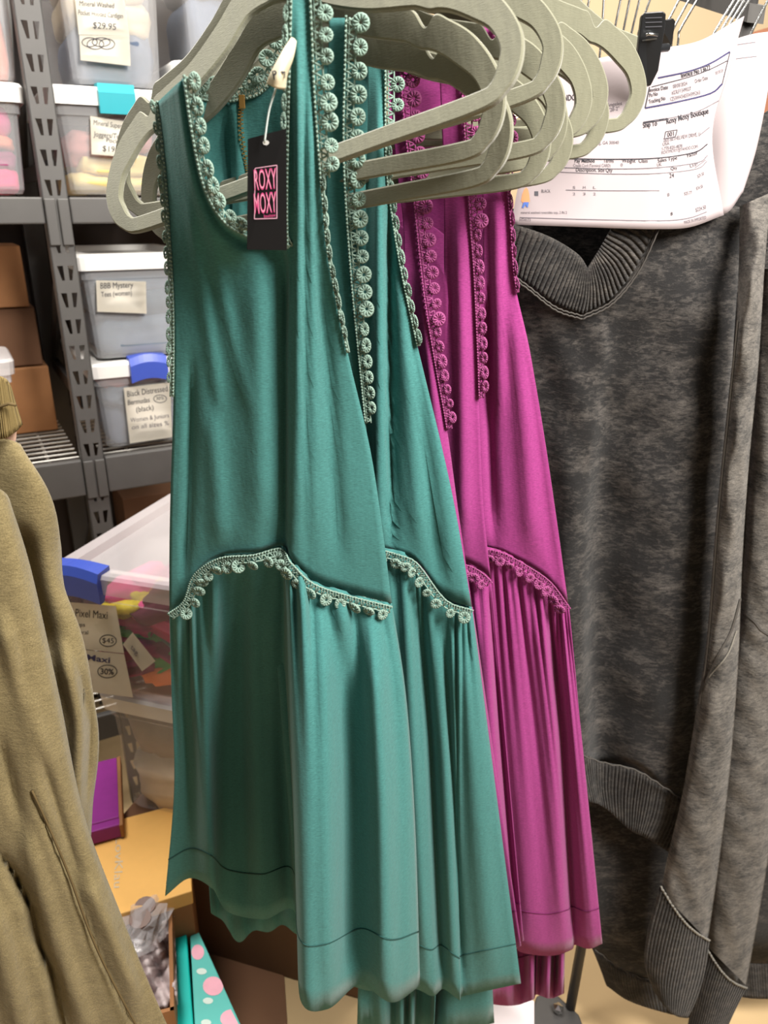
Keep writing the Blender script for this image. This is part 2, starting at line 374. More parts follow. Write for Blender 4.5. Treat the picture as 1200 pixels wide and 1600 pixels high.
def card(t, pts, plane_bvh, lift=.004):
    """label card lying on the bin front, corners in photo pixels"""
    V0 = [onto(x, y, plane_bvh, lift) for x, y in pts]; V1 = [onto(x, y, plane_bvh, lift-.0012) for x, y in pts]
    o = mesh('label_card', V0+V1, [(0, 1, 2, 3), (7, 6, 5, 4), (0, 4, 5, 1), (1, 5, 6, 2), (2, 6, 7, 3), (3, 7, 4, 0)], M['card'], t, False)
    return o, bvh_of(o)
def front_plane(L, W, Hh):
    bm = bmesh.new(); vs = [bm.verts.new(L(*p)) for p in ((-.5, -.002, -.5), (W+.5, -.002, -.5), (W+.5, -.002, Hh+.5), (-.5, -.002, Hh+.5))]; bm.faces.new(vs); b = BVHTree.FromBMesh(bm); bm.free(); return b
def shelf_bin(xl, xr, ytop, ybot, label, base=None, D=.42, **k):
    """front face edges from photo pixels on the rack's front plane"""
    b = .03; a0, z1 = SP(xl, ytop, b); a1, _ = SP(xr, ytop, b); z0 = SP((xl+xr)/2, ybot, b)[1] if base is None else base
    t, L = bin_(S(a0, b, z0), SAX, a1-a0, D, z1-z0, label, **k)
    return t, L, a1-a0, z1-z0, z0, front_plane(L, a1-a0, z1-z0)
def fill(L, W, D, Hh, items, what, seed=0):
    """items: (x0,x1,z0,z1,cloth,colour words) in fractions of the bin"""
    ax = np.array([L(1, 0, 0)-L(0, 0, 0), L(0, 1, 0)-L(0, 0, 0), L(0, 0, 1)-L(0, 0, 0)])
    for i, (x0, x1, z0, z1, c, words) in enumerate(items):
        w_ = (x1-x0)*(W-.036); h_ = (z1-z0)*Hh*1.12
        lump('folded_garment', L(.018+(x0+x1)/2*(W-.036), D*.315, .008+(z0+z1)/2*Hh), ax, (w_, D*.54, h_), cloth[c], f'{words} inside {what}', 'clothes packed in bins', seed+i)
zsh = Z1t+.002
t, L, W, Hh, z0, fp = shelf_bin(78, 256, 150, 308, 'clear bin with white lid and turquoise latch on upper shelf', zsh, clip=M['teal_plastic'], clipw=(.40, .72)); b2top = z0+Hh+.022
cd, bv = card(t, [(141, 181), (220, 194), (216, 247), (143, 241)], fp)
text_on('Mineral Super Soft', [(146, 195), (205, 203)], 8, bv, M['ink'], cd); text_on('Joggers/Tees w/', [(146, 213), (206, 219)], 8, bv, M['ink'], cd); text_on('Pockets', [(166, 222), (196, 226)], 7, bv, M['ink'], cd); text_on('$19.95', [(160, 236), (195, 239)], 9, bv, M['ink'], cd)
fill(L, W, .42, Hh, [(0, .55, .3, .62, 'rose', 'dusty rose folded top'), (.4, 1, .45, .8, 'rose', 'rounded rose bundle'), (0, .5, .0, .2, 'yellow', 'lowest pale yellow folded shirt'), (.1, 1, .16, .42, 'yellow', 'middle pale yellow folded shirt'), (.5, 1, 0, .2, 'yellow', 'right pale yellow folded shirt')], 'the bin with the turquoise latch', 10)
t, L, W, Hh, z0, fp = shelf_bin(74, 247, -95, 132, 'clear lidded bin stacked on the turquoise latch bin', b2top)
cd, bv = card(t, [(116, -12), (194, -4), (202, 56), (123, 54)], fp); cd2, bv2 = card(t, [(124, 55), (202, 56), (204, 103), (126, 94)], fp)
text_on('Mineral Washed', [(124, 9), (178, 13)], 8, bv, M['ink'], cd); text_on('Pocket Hooded Cardigan', [(122, 23), (192, 29)], 8, bv, M['ink'], cd); text_on('$29.95', [(145, 44), (181, 47)], 10, bv, M['ink'], cd)
for k in range(4): ring_on(140+k*9, 66+(k % 2)*3, 12+k % 3, 7+k % 2, 1.3, bv2, M['ink'], cd2)
fill(L, W, .42, Hh, [(0, 1, 0, .42, 'denim', 'slate blue folded sweatshirt'), (0, .45, .42, .66, 'beige', 'left beige folded cardigan'), (.5, 1, .36, .62, 'beige', 'right beige folded cardigan'), (0, 1, .62, .9, 'beige', 'upper beige folded cardigan')], 'the stacked bin at the photo top', 30)
t, L, W, Hh, z0, fp = shelf_bin(-95, 30, 142, 308, 'clear bin with pink clothes at the upper left edge', zsh); b3top = z0+Hh+.022
fill(L, W, .42, Hh, [(0, 1, .0, .24, 'hotpink', 'lowest hot pink folded top'), (0, 1, .22, .42, 'plum', 'plum coloured folded top'), (0, 1, .40, .58, 'salmon', 'salmon coloured folded top'), (0, 1, .56, .86, 'pink', 'topmost hot pink folded top')], 'the bin at the upper left edge', 40)
t, L, W, Hh, z0, fp = shelf_bin(-95, 8, -90, 120, 'bin of peach clothes in the top left corner', b3top)
fill(L, W, .42, Hh, [(0, 1, 0, .5, 'salmon', 'peach folded top'), (0, 1, .5, .9, 'blush', 'blush folded top')], 'the bin in the top left corner', 46)
t, L, W, Hh, z0, fp = shelf_bin(276, 452, 112, 308, 'white bin of pale clothes glimpsed behind the front hanger arch', zsh, body=M['frosted']); b6top = z0+Hh+.022
fill(L, W, .42, Hh, [(0, 1, 0, .9, 'white', 'white folded blouse')], 'the bin behind the hanger arch', 50)
t, L, W, Hh, z0, fp = shelf_bin(276, 452, -95, 92, 'clear bin of blue clothes behind the front hanger arm', b6top)
fill(L, W, .42, Hh, [(0, 1, 0, .55, 'denim', 'blue grey folded jeans'), (0, 1, .55, .9, 'grey', 'grey folded top')], 'the bin behind the front hanger arm', 55)
zs2 = Z2t+.002
t, L, W, Hh, z0, fp = shelf_bin(142, 318, 584, 718, 'clear bin with blue arched latch on the middle shelf', zs2, clip=M['blue_plastic'], clipw=(.33, .66), arch=True); b8top = z0+Hh+.022
cd, bv = card(t, [(193, 606), (266, 597), (269, 683), (203, 693)], fp)
text_on('Black Distressed', [(199, 620), (262, 611)], 9, bv, M['ink'], cd); text_on('Bermudas', [(200, 633), (234, 628)], 8, bv, M['ink'], cd); ring_on(250, 623, 10, 6, 1, bv, M['ink'], cd); text_on('30%', [(244, 625), (256, 624)], 5, bv, M['ink'], cd); text_on('(black)', [(213, 644), (240, 640)], 8, bv, M['ink'], cd)
text_on('Women & Juniors', [(204, 660), (264, 652)], 7, bv, M['greyink'], cd); text_on('on all sizes %', [(206, 671), (264, 664)], 7, bv, M['greyink'], cd)
fill(L, W, .42, Hh, [(0, 1, 0, .5, 'denim', 'lower faded denim bermudas'), (0, 1, .45, .75, 'bluegrey', 'upper faded denim bermudas'), (0, .8, .7, .92, 'rose', 'mauve denim bermudas')], 'the bin with the blue arched latch', 60)
t, L, W, Hh, z0, fp = shelf_bin(122, 312, 414, 560, 'clear bin with white lid stacked on the blue latch bin', b8top)
cd, bv = card(t, [(150, 438), (228, 440), (229, 490), (152, 487)], fp)
text_on('BBB Mystery', [(157, 451), (208, 449)], 9, bv, M['ink'], cd); text_on('Tees (women)', [(158, 464), (206, 461)], 8, bv, M['ink'], cd)
fill(L, W, .42, Hh, [(0, 1, 0, .4, 'bluegrey', 'lower blue grey folded tee'), (0, 1, .38, .68, 'slate', 'middle slate folded tee'), (0, 1, .64, .92, 'bluegrey', 'upper blue grey folded tee')], 'the white lidded middle shelf bin', 66)
t, L, W, Hh, z0, fp = shelf_bin(-150, 20, 590, 722, 'frosted bin on the wire shelf behind the olive cuff', zs2, D=.17, lid=M['frosted'], body=M['frosted'])
fill(L, W, .17, Hh, [(0, 1, 0, .8, 'grey', 'grey folded top')], 'the frosted bin', 70)
# cardboard boxes at the back of the left bay
def carton(a0, a1, b0, z0, z1, m, label, D=.17):
    t = empty('cardboard_box', S(a0, b0, z0)); tag(t, label, 'box')
    MB().box(S((a0+a1)/2, b0+D/2, (z0+z1)/2), (a1-a0, D, z1-z0), SAX).build('carton', m, t, bevel=.003)
    MB().box(S((a0+a1)/2, b0+D/2, z1+.001), (.05, D, .002), SAX).build('tape', M['tan'], t)
    return t
carton(-.45, -.036, .28, zs2, 1.10, M['kraft'], 'brown cardboard box standing on the wire shelf')
carton(-.45, -.045, .29, 1.103, 1.235, M['kraft2'], 'dark brown cardboard box, second of its stack')
carton(-.45, -.055, .28, 1.238, 1.37, M['kraft'], 'brown cardboard box topmost of its stack', )
carton(.1, .6, .34, Z3+.002, Z3+.42, M['kraft2'], 'brown cardboard box on the lowest shelf')
o = lump('garment_bag', S(.28, .17, Z3+.19), SAX, (.42, .24, .30), M['film'], '', '', 3, .5); tag(o, 'crumpled clear plastic bag on the lowest shelf', 'plastic bag')
# ------------------------------------------------------------------ bins standing on the floor in front of the rack
g1 = np.array([.955, -.297, 0]); g2 = np.array([.297, .955, 0]); GAX = np.array([g1, g2, ez])
c0 = at(84, 905, 1.22); H10 = .235
org = c0-ez*H10
t, L = bin_(org, GAX, .52, .40, H10, 'large clear bin of bright clothes with blue latch, standing on another bin', lid=M['lidclear'], body=M['clearer'], clip=M['blue_plastic'], clipw=(-.01, .20), lidh=.034, arch=True)
fp = front_plane(L, .52, H10)
cd, bv = card(t, [(100, 940), (181, 947), (194, 1021), (108, 1012)], fp); cd2, bv2 = card(t, [(108, 1013), (194, 1022), (208, 1090), (118, 1078)], fp); cd3, bv3 = card(t, [(192, 1007), (207, 988), (243, 1033), (222, 1049)], fp)
text_on('Pixel Maxi', [(118, 963), (168, 967)], 12, bv, M['ink'], cd); text_on('tops', [(117, 978), (133, 979)], 6, bv, M['ink'], cd); text_on('floral', [(119, 990), (138, 991)], 6, bv, M['ink'], cd); ring_on(169, 1001, 13, 9, 1.3, bv, M['ink'], cd); text_on('$45', [(160, 1004), (178, 1005)], 8, bv, M['ink'], cd)
text_on('Maxi', [(136, 1031), (172, 1036)], 9, bv2, M['navy'], cd2, bold=.02); ring_on(168, 1049, 15, 10, 1.4, bv2, M['ink'], cd2); text_on('30%', [(157, 1053), (178, 1054)], 9, bv2, M['ink'], cd2, bold=.02); text_on('tag', [(204, 1012), (214, 1024)], 7, bv3, M['greyink'], cd3)
cols = ['magenta', 'green', 'plum', 'wine', 'pink', 'slate', 'orange', 'hotpink', 'salmon', 'lemon']
wts = [5, 4, 5, 4, 3, 3, 2, 3, 2, 1]; bag = [c for c, w_ in zip(cols, wts) for _ in range(w_)]
rb = random.Random(3); rb.shuffle(bag)
for i, c in enumerate(bag):
    r, q = divmod(i, 5); x = (q+.5+rb.uniform(-.3, .3))/5; zf = (r+.5+rb.uniform(-.3, .3))/6.6+.02
    a = rb.uniform(-.7, .7); ax = np.array([g1*math.cos(a)+ez*math.sin(a), g2, -g1*math.sin(a)+ez*math.cos(a)])
    w_ = rb.uniform(.08, .15); x = min(max(x, .17), .83)
    lump('crumpled_dress', L(.02+x*.48, .075+rb.uniform(-.008, .02), .04+zf*(H10-.085)), ax, (w_, .10, rb.uniform(.035, .06)), cloth[c], c.replace('hot', 'hot ')+' crumpled dress, '+['leftmost', 'second', 'third', 'fourth', 'rightmost'][q]+' in the '+['lowest', 'second lowest', 'third', 'fourth', 'fifth', 'sixth', 'topmost'][r]+' layer of the large bin', 'dresses crumpled in the large bin', 200+i, .9)
lump('crumpled_dress', L(.26, .24, .10), GAX, (.44, .2, .17), cloth['plum'], 'broad plum dress filling the back of the large bright bin', 'dresses crumpled in the large bin', 300, .4)
H11 = .26; org2 = org-ez*(H11+.024)+g1*.045+g2*.02
t, L = bin_(org2, GAX, .48, .38, H11, 'clear bin of cream clothes under the large bright bin', lid=M['frosted'], body=M['clearer'], lidh=.034)
fill(L, .48, .38, H11, [(0, .5, 0, .5, 'cream', 'lower left cream folded sweater'), (.4, 1, 0, .45, 'grey', 'lower right grey folded sweater'), (0, .6, .45, .9, 'grey', 'upper left taupe folded sweater'), (.35, 1, .42, .92, 'cream', 'upper right cream folded sweater')], 'the lower floor bin', 120)
zb = org2[2]
t = empty('cardboard_box', (org2[0], org2[1], 0)); tag(t, 'brown carton on the floor carrying two clear bins', 'box')
MB().box((org2+g1*.26+g2*.2)*np.array([1, 1, 0])+ez*(zb/2-.001), (.5, .42, zb-.003), GAX).build('carton', M['kraft2'], t, bevel=.003)
MB().box((org2+g1*.26+g2*.2)*np.array([1, 1, 0])+ez*(zb-.0015), (.05, .42, .002), GAX).build('tape', M['kraft'], t)

# ------------------------------------------------------------------ boxes on the floor, lower left
def slab(name, quad, z1, z0, m, parent=None, bevel=.002):
    V = [atz(x, y, z1) for x, y in quad]; B = [np.array([v[0], v[1], z0]) for v in V]
    mb = MB(); mb.hexa(B+V); return mb.build(name, m, parent, bevel=bevel)
zt = .335
t = empty('shoe_box', tuple(atz(200, 1400, 0))); tag(t, 'gold cardboard box with silver script across its lid', 'box')
lidq = [(150, 1440), (300, 1392), (292, 1252), (112, 1300)]
lo = slab('lid', lidq, zt, zt-.03, M['tan'], t)
V = [atz(x, y, zt) for x, y in lidq]; cc = sum(V)/4
MB().hexa([np.array([*(cc+(v-cc)*.97)[:2], .0]) for v in V]+[np.array([*(cc+(v-cc)*.97)[:2], zt-.031]) for v in V]).build('tray', M['kraft'], t)
text_on('LovKlau', [(181, 1309), (178, 1388)], 13, bvh_of(lo), M['silver'], t, up=(1, -.1))
t = empty('purple_box', tuple(atz(160, 1290, .34))); tag(t, 'open purple cardboard box lying on the gold box', 'box')
pq = [(128, 1292), (187, 1276), (182, 1183), (128, 1196)]
zp = zt+.004
slab('base', pq, zp+.008, zp, M['purplebox'], t)
slab('front_wall', [(128, 1304), (187, 1288), (187, 1277), (128, 1293)], zp+.03, zp, M['purplebox'], t)
slab('side_wall', [(186, 1290), (192, 1288), (188, 1180), (182, 1183)], zp+.03, zp, M['kraft'], t)
# open tray with tissue and a plastic-wrapped pair of glasses
zo = .30
t = empty('open_box', tuple(atz(240, 1500, 0))); tag(t, 'open kraft box holding tissue paper beside the gold box', 'box')
oq = [(150, 1610), (272, 1578), (268, 1402), (150, 1432)]
V = [atz(x, y, zo) for x, y in oq]
MB().hexa([np.array([*v[:2], .0]) for v in V]+[np.array([*v[:2], .03]) for v in V]).build('base', M['kraft'], t)
for i, nm in enumerate(('front_wall', 'side_wall', 'back_wall', 'side_wall')):
    a, b = V[i], V[(i+1) % 4]; d = b-a; n = np.array([-d[1], d[0], 0]); n = n/np.linalg.norm(n)*.006
    MB().hexa([np.array([*p[:2], 0]) for p in (a, b, b+n, a+n)]+[a, b, b+n, a+n]).build(nm, M['kraft'], t)
C = []
for r in range(6):
    row = []
    for q in range(6):
        x = 168+q*20.5+(r*1.5); y = 1415+r*36-q*5; row.append((x, y, 0))
    C.append(row)
g = cgrid(C, 6, 6); P = np.zeros(g.shape)
ph = nrs.rand(8)*6
for i in range(g.shape[0]):
    for j in range(g.shape[1]):
        x, y = g[i, j, :2]; z = zo-.035+.02*math.sin(x*.11+y*.05+ph[0])+.014*math.sin(x*.23-y*.1+ph[1])+.008*math.sin(y*.3+ph[2]+x*.2)
        P[i, j] = atz(x, y, z)
o = gmesh('tissue_paper', [P], M['tissue'], None, .0008); tag(o, 'crumpled pale grey tissue paper in the open box', 'tissue paper')
t = empty('wrapped_sunglasses', tuple(atz(226, 1440, zo))); tag(t, 'brown lensed sunglasses wrapped in crinkled clear plastic', 'sunglasses')
def crumple(name, c, sz, m, parent, seed, amp=.25, sub=3):
    bm = bmesh.new(); bmesh.ops.create_icosphere(bm, subdivisions=sub, radius=1.0); rs = random.Random(seed)
    for v in bm.verts:
        k = 1+amp*(rs.random()-.5); v.co = Vector((c[0]+v.co.x*sz[0]*k, c[1]+v.co.y*sz[1]*k, c[2]+v.co.z*sz[2]*k))
    me = bpy.data.meshes.new(name); bm.to_mesh(me); bm.free(); return link(name, me, m, parent, False)
cc = atz(226, 1435, zo+.01)
crumple('wrapping', cc, (.042, .062, .03), M['film'], t, 4, .5)
for dx, dy in ((-.004, .01), (-.012, -.03)):
    b = MB(); n = 16; c_ = atz(230+dx*900, 1420-dy*500, zo+.035); V = [c_+np.array([.018*math.cos(a), .016*math.sin(a), .004*math.sin(a)]) for a in np.linspace(0, 2*math.pi, n, endpoint=False)]
    b.add(V+[v-np.array([0, 0, .003]) for v in V], [tuple(range(n)), tuple(range(2*n-1, n-1, -1))]+[(i, n+i, n+(i+1) % n, (i+1) % n) for i in range(n)]); b.build('lens', M['lens'], t)
b = MB(); b.tube([cc+np.array([-.02, -.04, .0]), cc+np.array([-.006, 0, .014]), cc+np.array([.012, .045, .012])], .003); b.build('frame', M['blackplastic'], t)
# turquoise box and polka-dot box
t = empty('turquoise_box', tuple(atz(285, 1560, 0))); tag(t, 'bright turquoise cardboard box standing beside the open box', 'box')
tq = [(274, 1640), (305, 1640), (290, 1438), (272, 1446)]
slab('lid', tq, .235, .205, M['turq'], t)
V = [atz(x, y, .235) for x, y in tq]; MB().hexa([np.array([*v[:2], 0]) for v in V]+[np.array([*v[:2], .204]) for v in V]).build('tray', M['turq'], t)
t = empty('polka_dot_box', tuple(atz(330, 1560, 0))); tag(t, 'mint box with pink and white dots beside the turquoise box', 'box')
tq = [(306, 1640), (394, 1640), (311, 1456), (297, 1462)]
lo = slab('lid', tq, .23, .20, M['mint'], t)
V = [atz(x, y, .23) for x, y in tq]; MB().hexa([np.array([*v[:2], 0]) for v in V]+[np.array([*v[:2], .199]) for v in V]).build('tray', M['mint'], t)
bv = bvh_of(lo)
for (x, y, rx, ry, m_) in ((309, 1488, 10, 12, 'dotpink'), (333, 1541, 16, 15, 'dotpink'), (364, 1592, 20, 15, 'dotpink'), (315, 1518, 8, 5, 'dotwhite'), (325, 1564, 8, 5, 'dotwhite'), (322, 1598, 8, 5, 'dotwhite')):
    poly_on([(min(x+rx*math.cos(a), 297+(y+ry*math.sin(a)-1440)*.49+3), y+ry*math.sin(a)) for a in np.linspace(0, 2*math.pi, 18, endpoint=False)], bv, M[m_], t, name='printed_dot')
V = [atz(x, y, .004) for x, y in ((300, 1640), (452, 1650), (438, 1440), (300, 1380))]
o = MB().hexa([np.array([v[0], v[1], .0005]) for v in V]+V).build('floor_shade_sheet', M['kraft2']); tag(o, 'brown sheet added as painted shade on the floor under the dresses', 'cardboard')  # added sheet; its brown stands in for shade on the tan floor
t = lump('plastic_bag', atz(335, 1425, .05)+np.array([0, 0, 0]), np.eye(3), (.10, .10, .09), M['film'], '', '', 9, .8); tag(t, 'small crumpled clear plastic bag on the floor', 'plastic bag')
# white box on the floor, far right of the dresses
t = empty('white_box', tuple(atz(800, 1600, 0))); tag(t, 'plain pale box on the floor under the magenta dress', 'box')
V = [atz(x, y, .10) for x, y in ((700, 1660), (835, 1660), (835, 1562), (700, 1552))]
MB().hexa([np.array([*v[:2], 0]) for v in V]+[np.array([*v[:2], .075]) for v in V]).build('tray', M['lav'], t); MB().hexa([np.array([*v[:2], .075]) for v in V]+V).build('lid', M['lav'], t, bevel=.003)

# ------------------------------------------------------------------ garment rack: rail, end post, foot
RA = np.array([-.62, .33, CH+.31]); RB = at(1184, -60, 1.16)
rk = empty('garment_rack', tuple(atz(886, 1590, 0))); tag(rk, 'black garment rack whose rail carries the hung clothes', 'clothes rack')
MB().tube([RA, RB], .0125, 12).build('rail', M['darksteel'], rk, True)
MB().tube([atz(888, 1592, .0), RB], .0095, 10).build('post', M['darksteel'], rk, True)
V = [atz(x, y, .03) for x, y in ((815, 1640), (925, 1640), (905, 1585), (862, 1546), (838, 1556))]
n = len(V); mb = MB(); mb.add([np.array([*v[:2], .0]) for v in V]+V, [tuple(range(n))[::-1], tuple(range(n, 2*n))]+[(i, (i+1) % n, n+(i+1) % n, n+i) for i in range(n)]); mb.build('foot', M['darksteel'], rk, bevel=.003)
crumple('bolt', atz(872, 1576, .04), (.011, .011, .011), M['chrome'], rk, 2, .2, 1)
# second rack behind, with wire hangers
rk2 = empty('steel_rack', (.5, 1.25, 0)); tag(rk2, 'chrome steel rack behind the invoices, carrying wire hangers', 'clothes rack')
R2a = at(1040, -22, 1.30); R2b = at(1182, 22, 1.14)
RC = at(700, -60, 1.35); RD = at(1090, -40, 1.35)
MB().tube([RC, RD], .011, 10).build('rail', M['chrome'], rk2, True); MB().box((R2a+R2b)/2, (np.linalg.norm(R2b-R2a), .03, .02), np.array([(R2b-R2a)/np.linalg.norm(R2b-R2a), np.cross(ez, (R2b-R2a)/np.linalg.norm(R2b-R2a)), ez])).build('cross_bar', M['steel'], rk2)
pb = at(794, 10, 1.6); MB().box((pb[0], pb[1], 1.0), (.035, .02, 2.0)).build('rear_post', M['darksteel'], rk2)
pw = at(1060, 1585, 1.08); MB().tube([(pw[0]+.02, pw[1], .0), (pw[0]+.02, pw[1], 1.0)], .012, 10).build('front_post', M['white'], rk2, True)
def wire_hanger(px, py, Y, kx, label, i):
    """py: visible neck; the hook bends towards the rail"""
    t = empty('wire_hanger', at(px, py, Y)); tag(t, label, 'wire hanger', 'wire hangers on the rear rack')
    b = at(px, py, Y); P = [b+np.array([0, 0, -.05]), b, b+np.array([0, 0, .01]), b+np.array([kx*.5, 0, .035]), b+np.array([kx, 0, .06]), b+np.array([kx, 0, .075])]
    for a in np.linspace(math.pi, -.4, 8): P.append(b+np.array([kx+.018, 0, .09])+np.array([.018*math.cos(a), 0, .02*math.sin(a)+.0]))
    MB().tube(cr(P, 3), .0016, 6).build('hook', M['chrome'], t, True)
    s = b+np.array([0, 0, -.05])
    MB().tube(cr([s, s+np.array([.02, .01, -.02]), s+np.array([.17, .06, -.09]), s+np.array([.18, .063, -.1]), s+np.array([.16, .055, -.105]), s+np.array([-.16, -.055, -.105]), s+np.array([-.18, -.063, -.1]), s+np.array([-.17, -.06, -.09]), s+np.array([-.02, -.01, -.02]), s], 3), .0015, 5).build('shoulder_wire', M['chrome'], t, True)
for i, (x, y, Y, k) in enumerate(((879, 60, 1.30, .0), (902, 60, 1.29, .002), (912, 60, 1.28, .004), (940, 55, 1.27, -.002), (959, 60, 1.26, .006), (973, 60, 1.25, .006), (986, 62, 1.24, .008), (997, 62, 1.23, .014), (1036, 60, 1.22, .022), (1050, 60, 1.21, .024), (1060, 62, 1.20, .026), (1112, 70, 1.12, .026), (1123, 66, 1.115, .026), (1133, 62, 1.11, .026), (1143, 58, 1.105, .026), (1170, 70, 1.10, .02))):
    od = ['first', 'second', 'third', 'fourth', 'fifth', 'sixth', 'seventh', 'eighth']
    wire_hanger(x, y, Y, k, od[i if i < 8 else i-8 if i < 11 else i-11]+' thin chrome wire hook, counted from the left, '+('left of the black clip' if x < 1000 else 'just right of the black clip' if x < 1100 else 'above the rear invoice sheet'), i)
V = [at(1040, 90, 2.2), at(1210, 40, 2.2), at(1210, 200, 2.2), at(1040, 200, 2.2)]
mb = MB(); mb.hexa([V[3], V[2], V[2]+np.array([0, .3, 0]), V[3]+np.array([0, .3, 0]), V[0], V[1], V[1]+np.array([0, .3, 0]), V[0]+np.array([0, .3, 0])]); o = mb.build('wooden_board', M['red']); tag(o, 'rust brown board leaning at the back wall', 'board')
V = [at(560, 10, 2.4), at(1300, 10, 2.4)]

# ------------------------------------------------------------------ velvet hangers
HP = [((0, .165), (0, .135)), ((.03, .159), (.022, .132)), ((.055, .140), (.045, .114)), ((.085, .121), (.078, .097)), ((.116, .110), (.111, .086)), ((.125, .1065), (.118, .083)), ((.133, .094), (.126, .079)), ((.142, .1005), (.134, .075)), ((.152, .095), (.143, .070)), ((.168, .083), (.155, .060)), ((.182, .064), (.166, .050)), ((.19, .042), (.171, .037)), ((.187, .022), (.169, .029)), ((.176, .008), (.163, .0175)), ((.155, 0), (.150, .0155)), ((.08, 0), (.08, .0155)), ((0, 0), (0, .0155))]
pr = cr(np.array(HP), 8)
full = np.concatenate([pr, (pr*np.array([-1, 1]))[::-1][1:-1]])
V = []; F = []
T = .0030
for o_, i_ in full:
    i_ = o_+(i_-o_)*.86
    d = (i_-o_); L_ = np.linalg.norm(d); d /= L_; e = .0012
    for p, y in ((o_, -.0018), (o_+d*e, -T), (i_-d*e, -T), (i_, -.0018), (i_, .0018), (i_-d*e, T), (o_+d*e, T), (o_, .0018)): V.append((p[0], y, p[1]))
n = len(full)
for i in range(n):
    for j in range(8): F.append((i*8+j, ((i+1) % n)*8+j, ((i+1) % n)*8+(j+1) % 8, i*8+(j+1) % 8))
hme = bpy.data.meshes.new('hanger_body'); hme.from_pydata(V, [], F); hme.update(); hme.materials.append(M['velvet']); hme.polygons.foreach_set('use_smooth', [True]*len(hme.polygons)); hme.set_sharp_from_angle(angle=math.radians(40))
HQ = [[-0.0715, 0.6542, 0.0202, -0.4847, 0.2761, 0.3], [-0.0783, 0.7056, 0.0112, -0.4557, 0.1345, 0.0434], [-0.0653, 0.7205, -0.0094, -0.5031, 0.1499, -0.0028], [-0.0284, 0.7511, 0.0413, -0.3382, 0.2464, 0.1495], [-0.025, 0.7755, 0.019, -0.2895, 0.1335, 0.0359], [-0.0341, 0.7908, -0.002, -0.2168, 0.1056, 0.0103], [-0.0146, 0.8048, 0.0092, -0.1394, 0.157, 0.0244], [-0.0064, 0.8195, 0.002, -0.0736, 0.1134, 0.0118], [0.0083, 0.8389, 0.0619, -0.0221, -0.0298, 0.0395], [0.0314, 0.855, 0.0552, 0.0036, 0.0552, -0.0001], [0.0376, 0.865, 0.0342, 0.002, 0.0713, 0.0009], [0.0762, 0.8751, 0.0686, 0.0636, 0.0133, -0.0033], [0.165, 1.0, 0.07, 0.06, 0.0, 0.0]]
HL = ['sage velvet hanger nearest the camera, through the front teal dress', 'second sage velvet hanger from the front, notch against the teal lace', 'third sage velvet hanger from the front, low under the second', 'steeply tilted sage hanger whose looped end reaches the photo top', 'sage hanger end just below the steeply tilted one', 'sage hanger with the lowest bar above the magenta dresses', 'sage hanger sliver behind the fifth hanger end', 'shaded low sage hanger end beside the invoice lines', 'sage hanger end framing the letter on the invoice', 'sage hanger end left of the rightmost full loop', 'shaded sage hanger end low before the invoice', 'rightmost fully visible sage hanger loop before the black clip', 'sage hanger tip just behind the black clip']
for i, q in enumerate(HQ):
    x, y, z, yaw, roll, lean = q
    t = empty('velvet_hanger', (x, y, z+CH)); tag(t, HL[i], 'hanger', 'velvet hangers on the rail')
    R = Matrix.Rotation(yaw, 4, 'Z') @ Matrix.Rotation(-lean, 4, 'X') @ Matrix.Rotation(-roll, 4, 'Y')
    ob = bpy.data.objects.new('hanger_body', hme); COL.objects.link(ob); ob.parent = t; ob.rotation_euler = R.to_euler()
    top = np.array((Matrix.Translation((x, y, z+CH)) @ R) @ Vector((0, 0, .160)))
    rp = RA+(RB-RA)*(.47+i*.016); P = [top, top+np.array([0, 0, .02]), rp+np.array([0, -.016, -.04]), rp+np.array([0, -.016, 0])]
    for a in np.linspace(math.pi, 0, 7)[1:]: P.append(rp+np.array([0, .0165*math.cos(a), .0165*math.sin(a)]))
    P.append(rp+np.array([0, .0165, -.006])); MB().tube(cr(P, 3), .0019, 6).build('hook', M['chrome'], t, True)

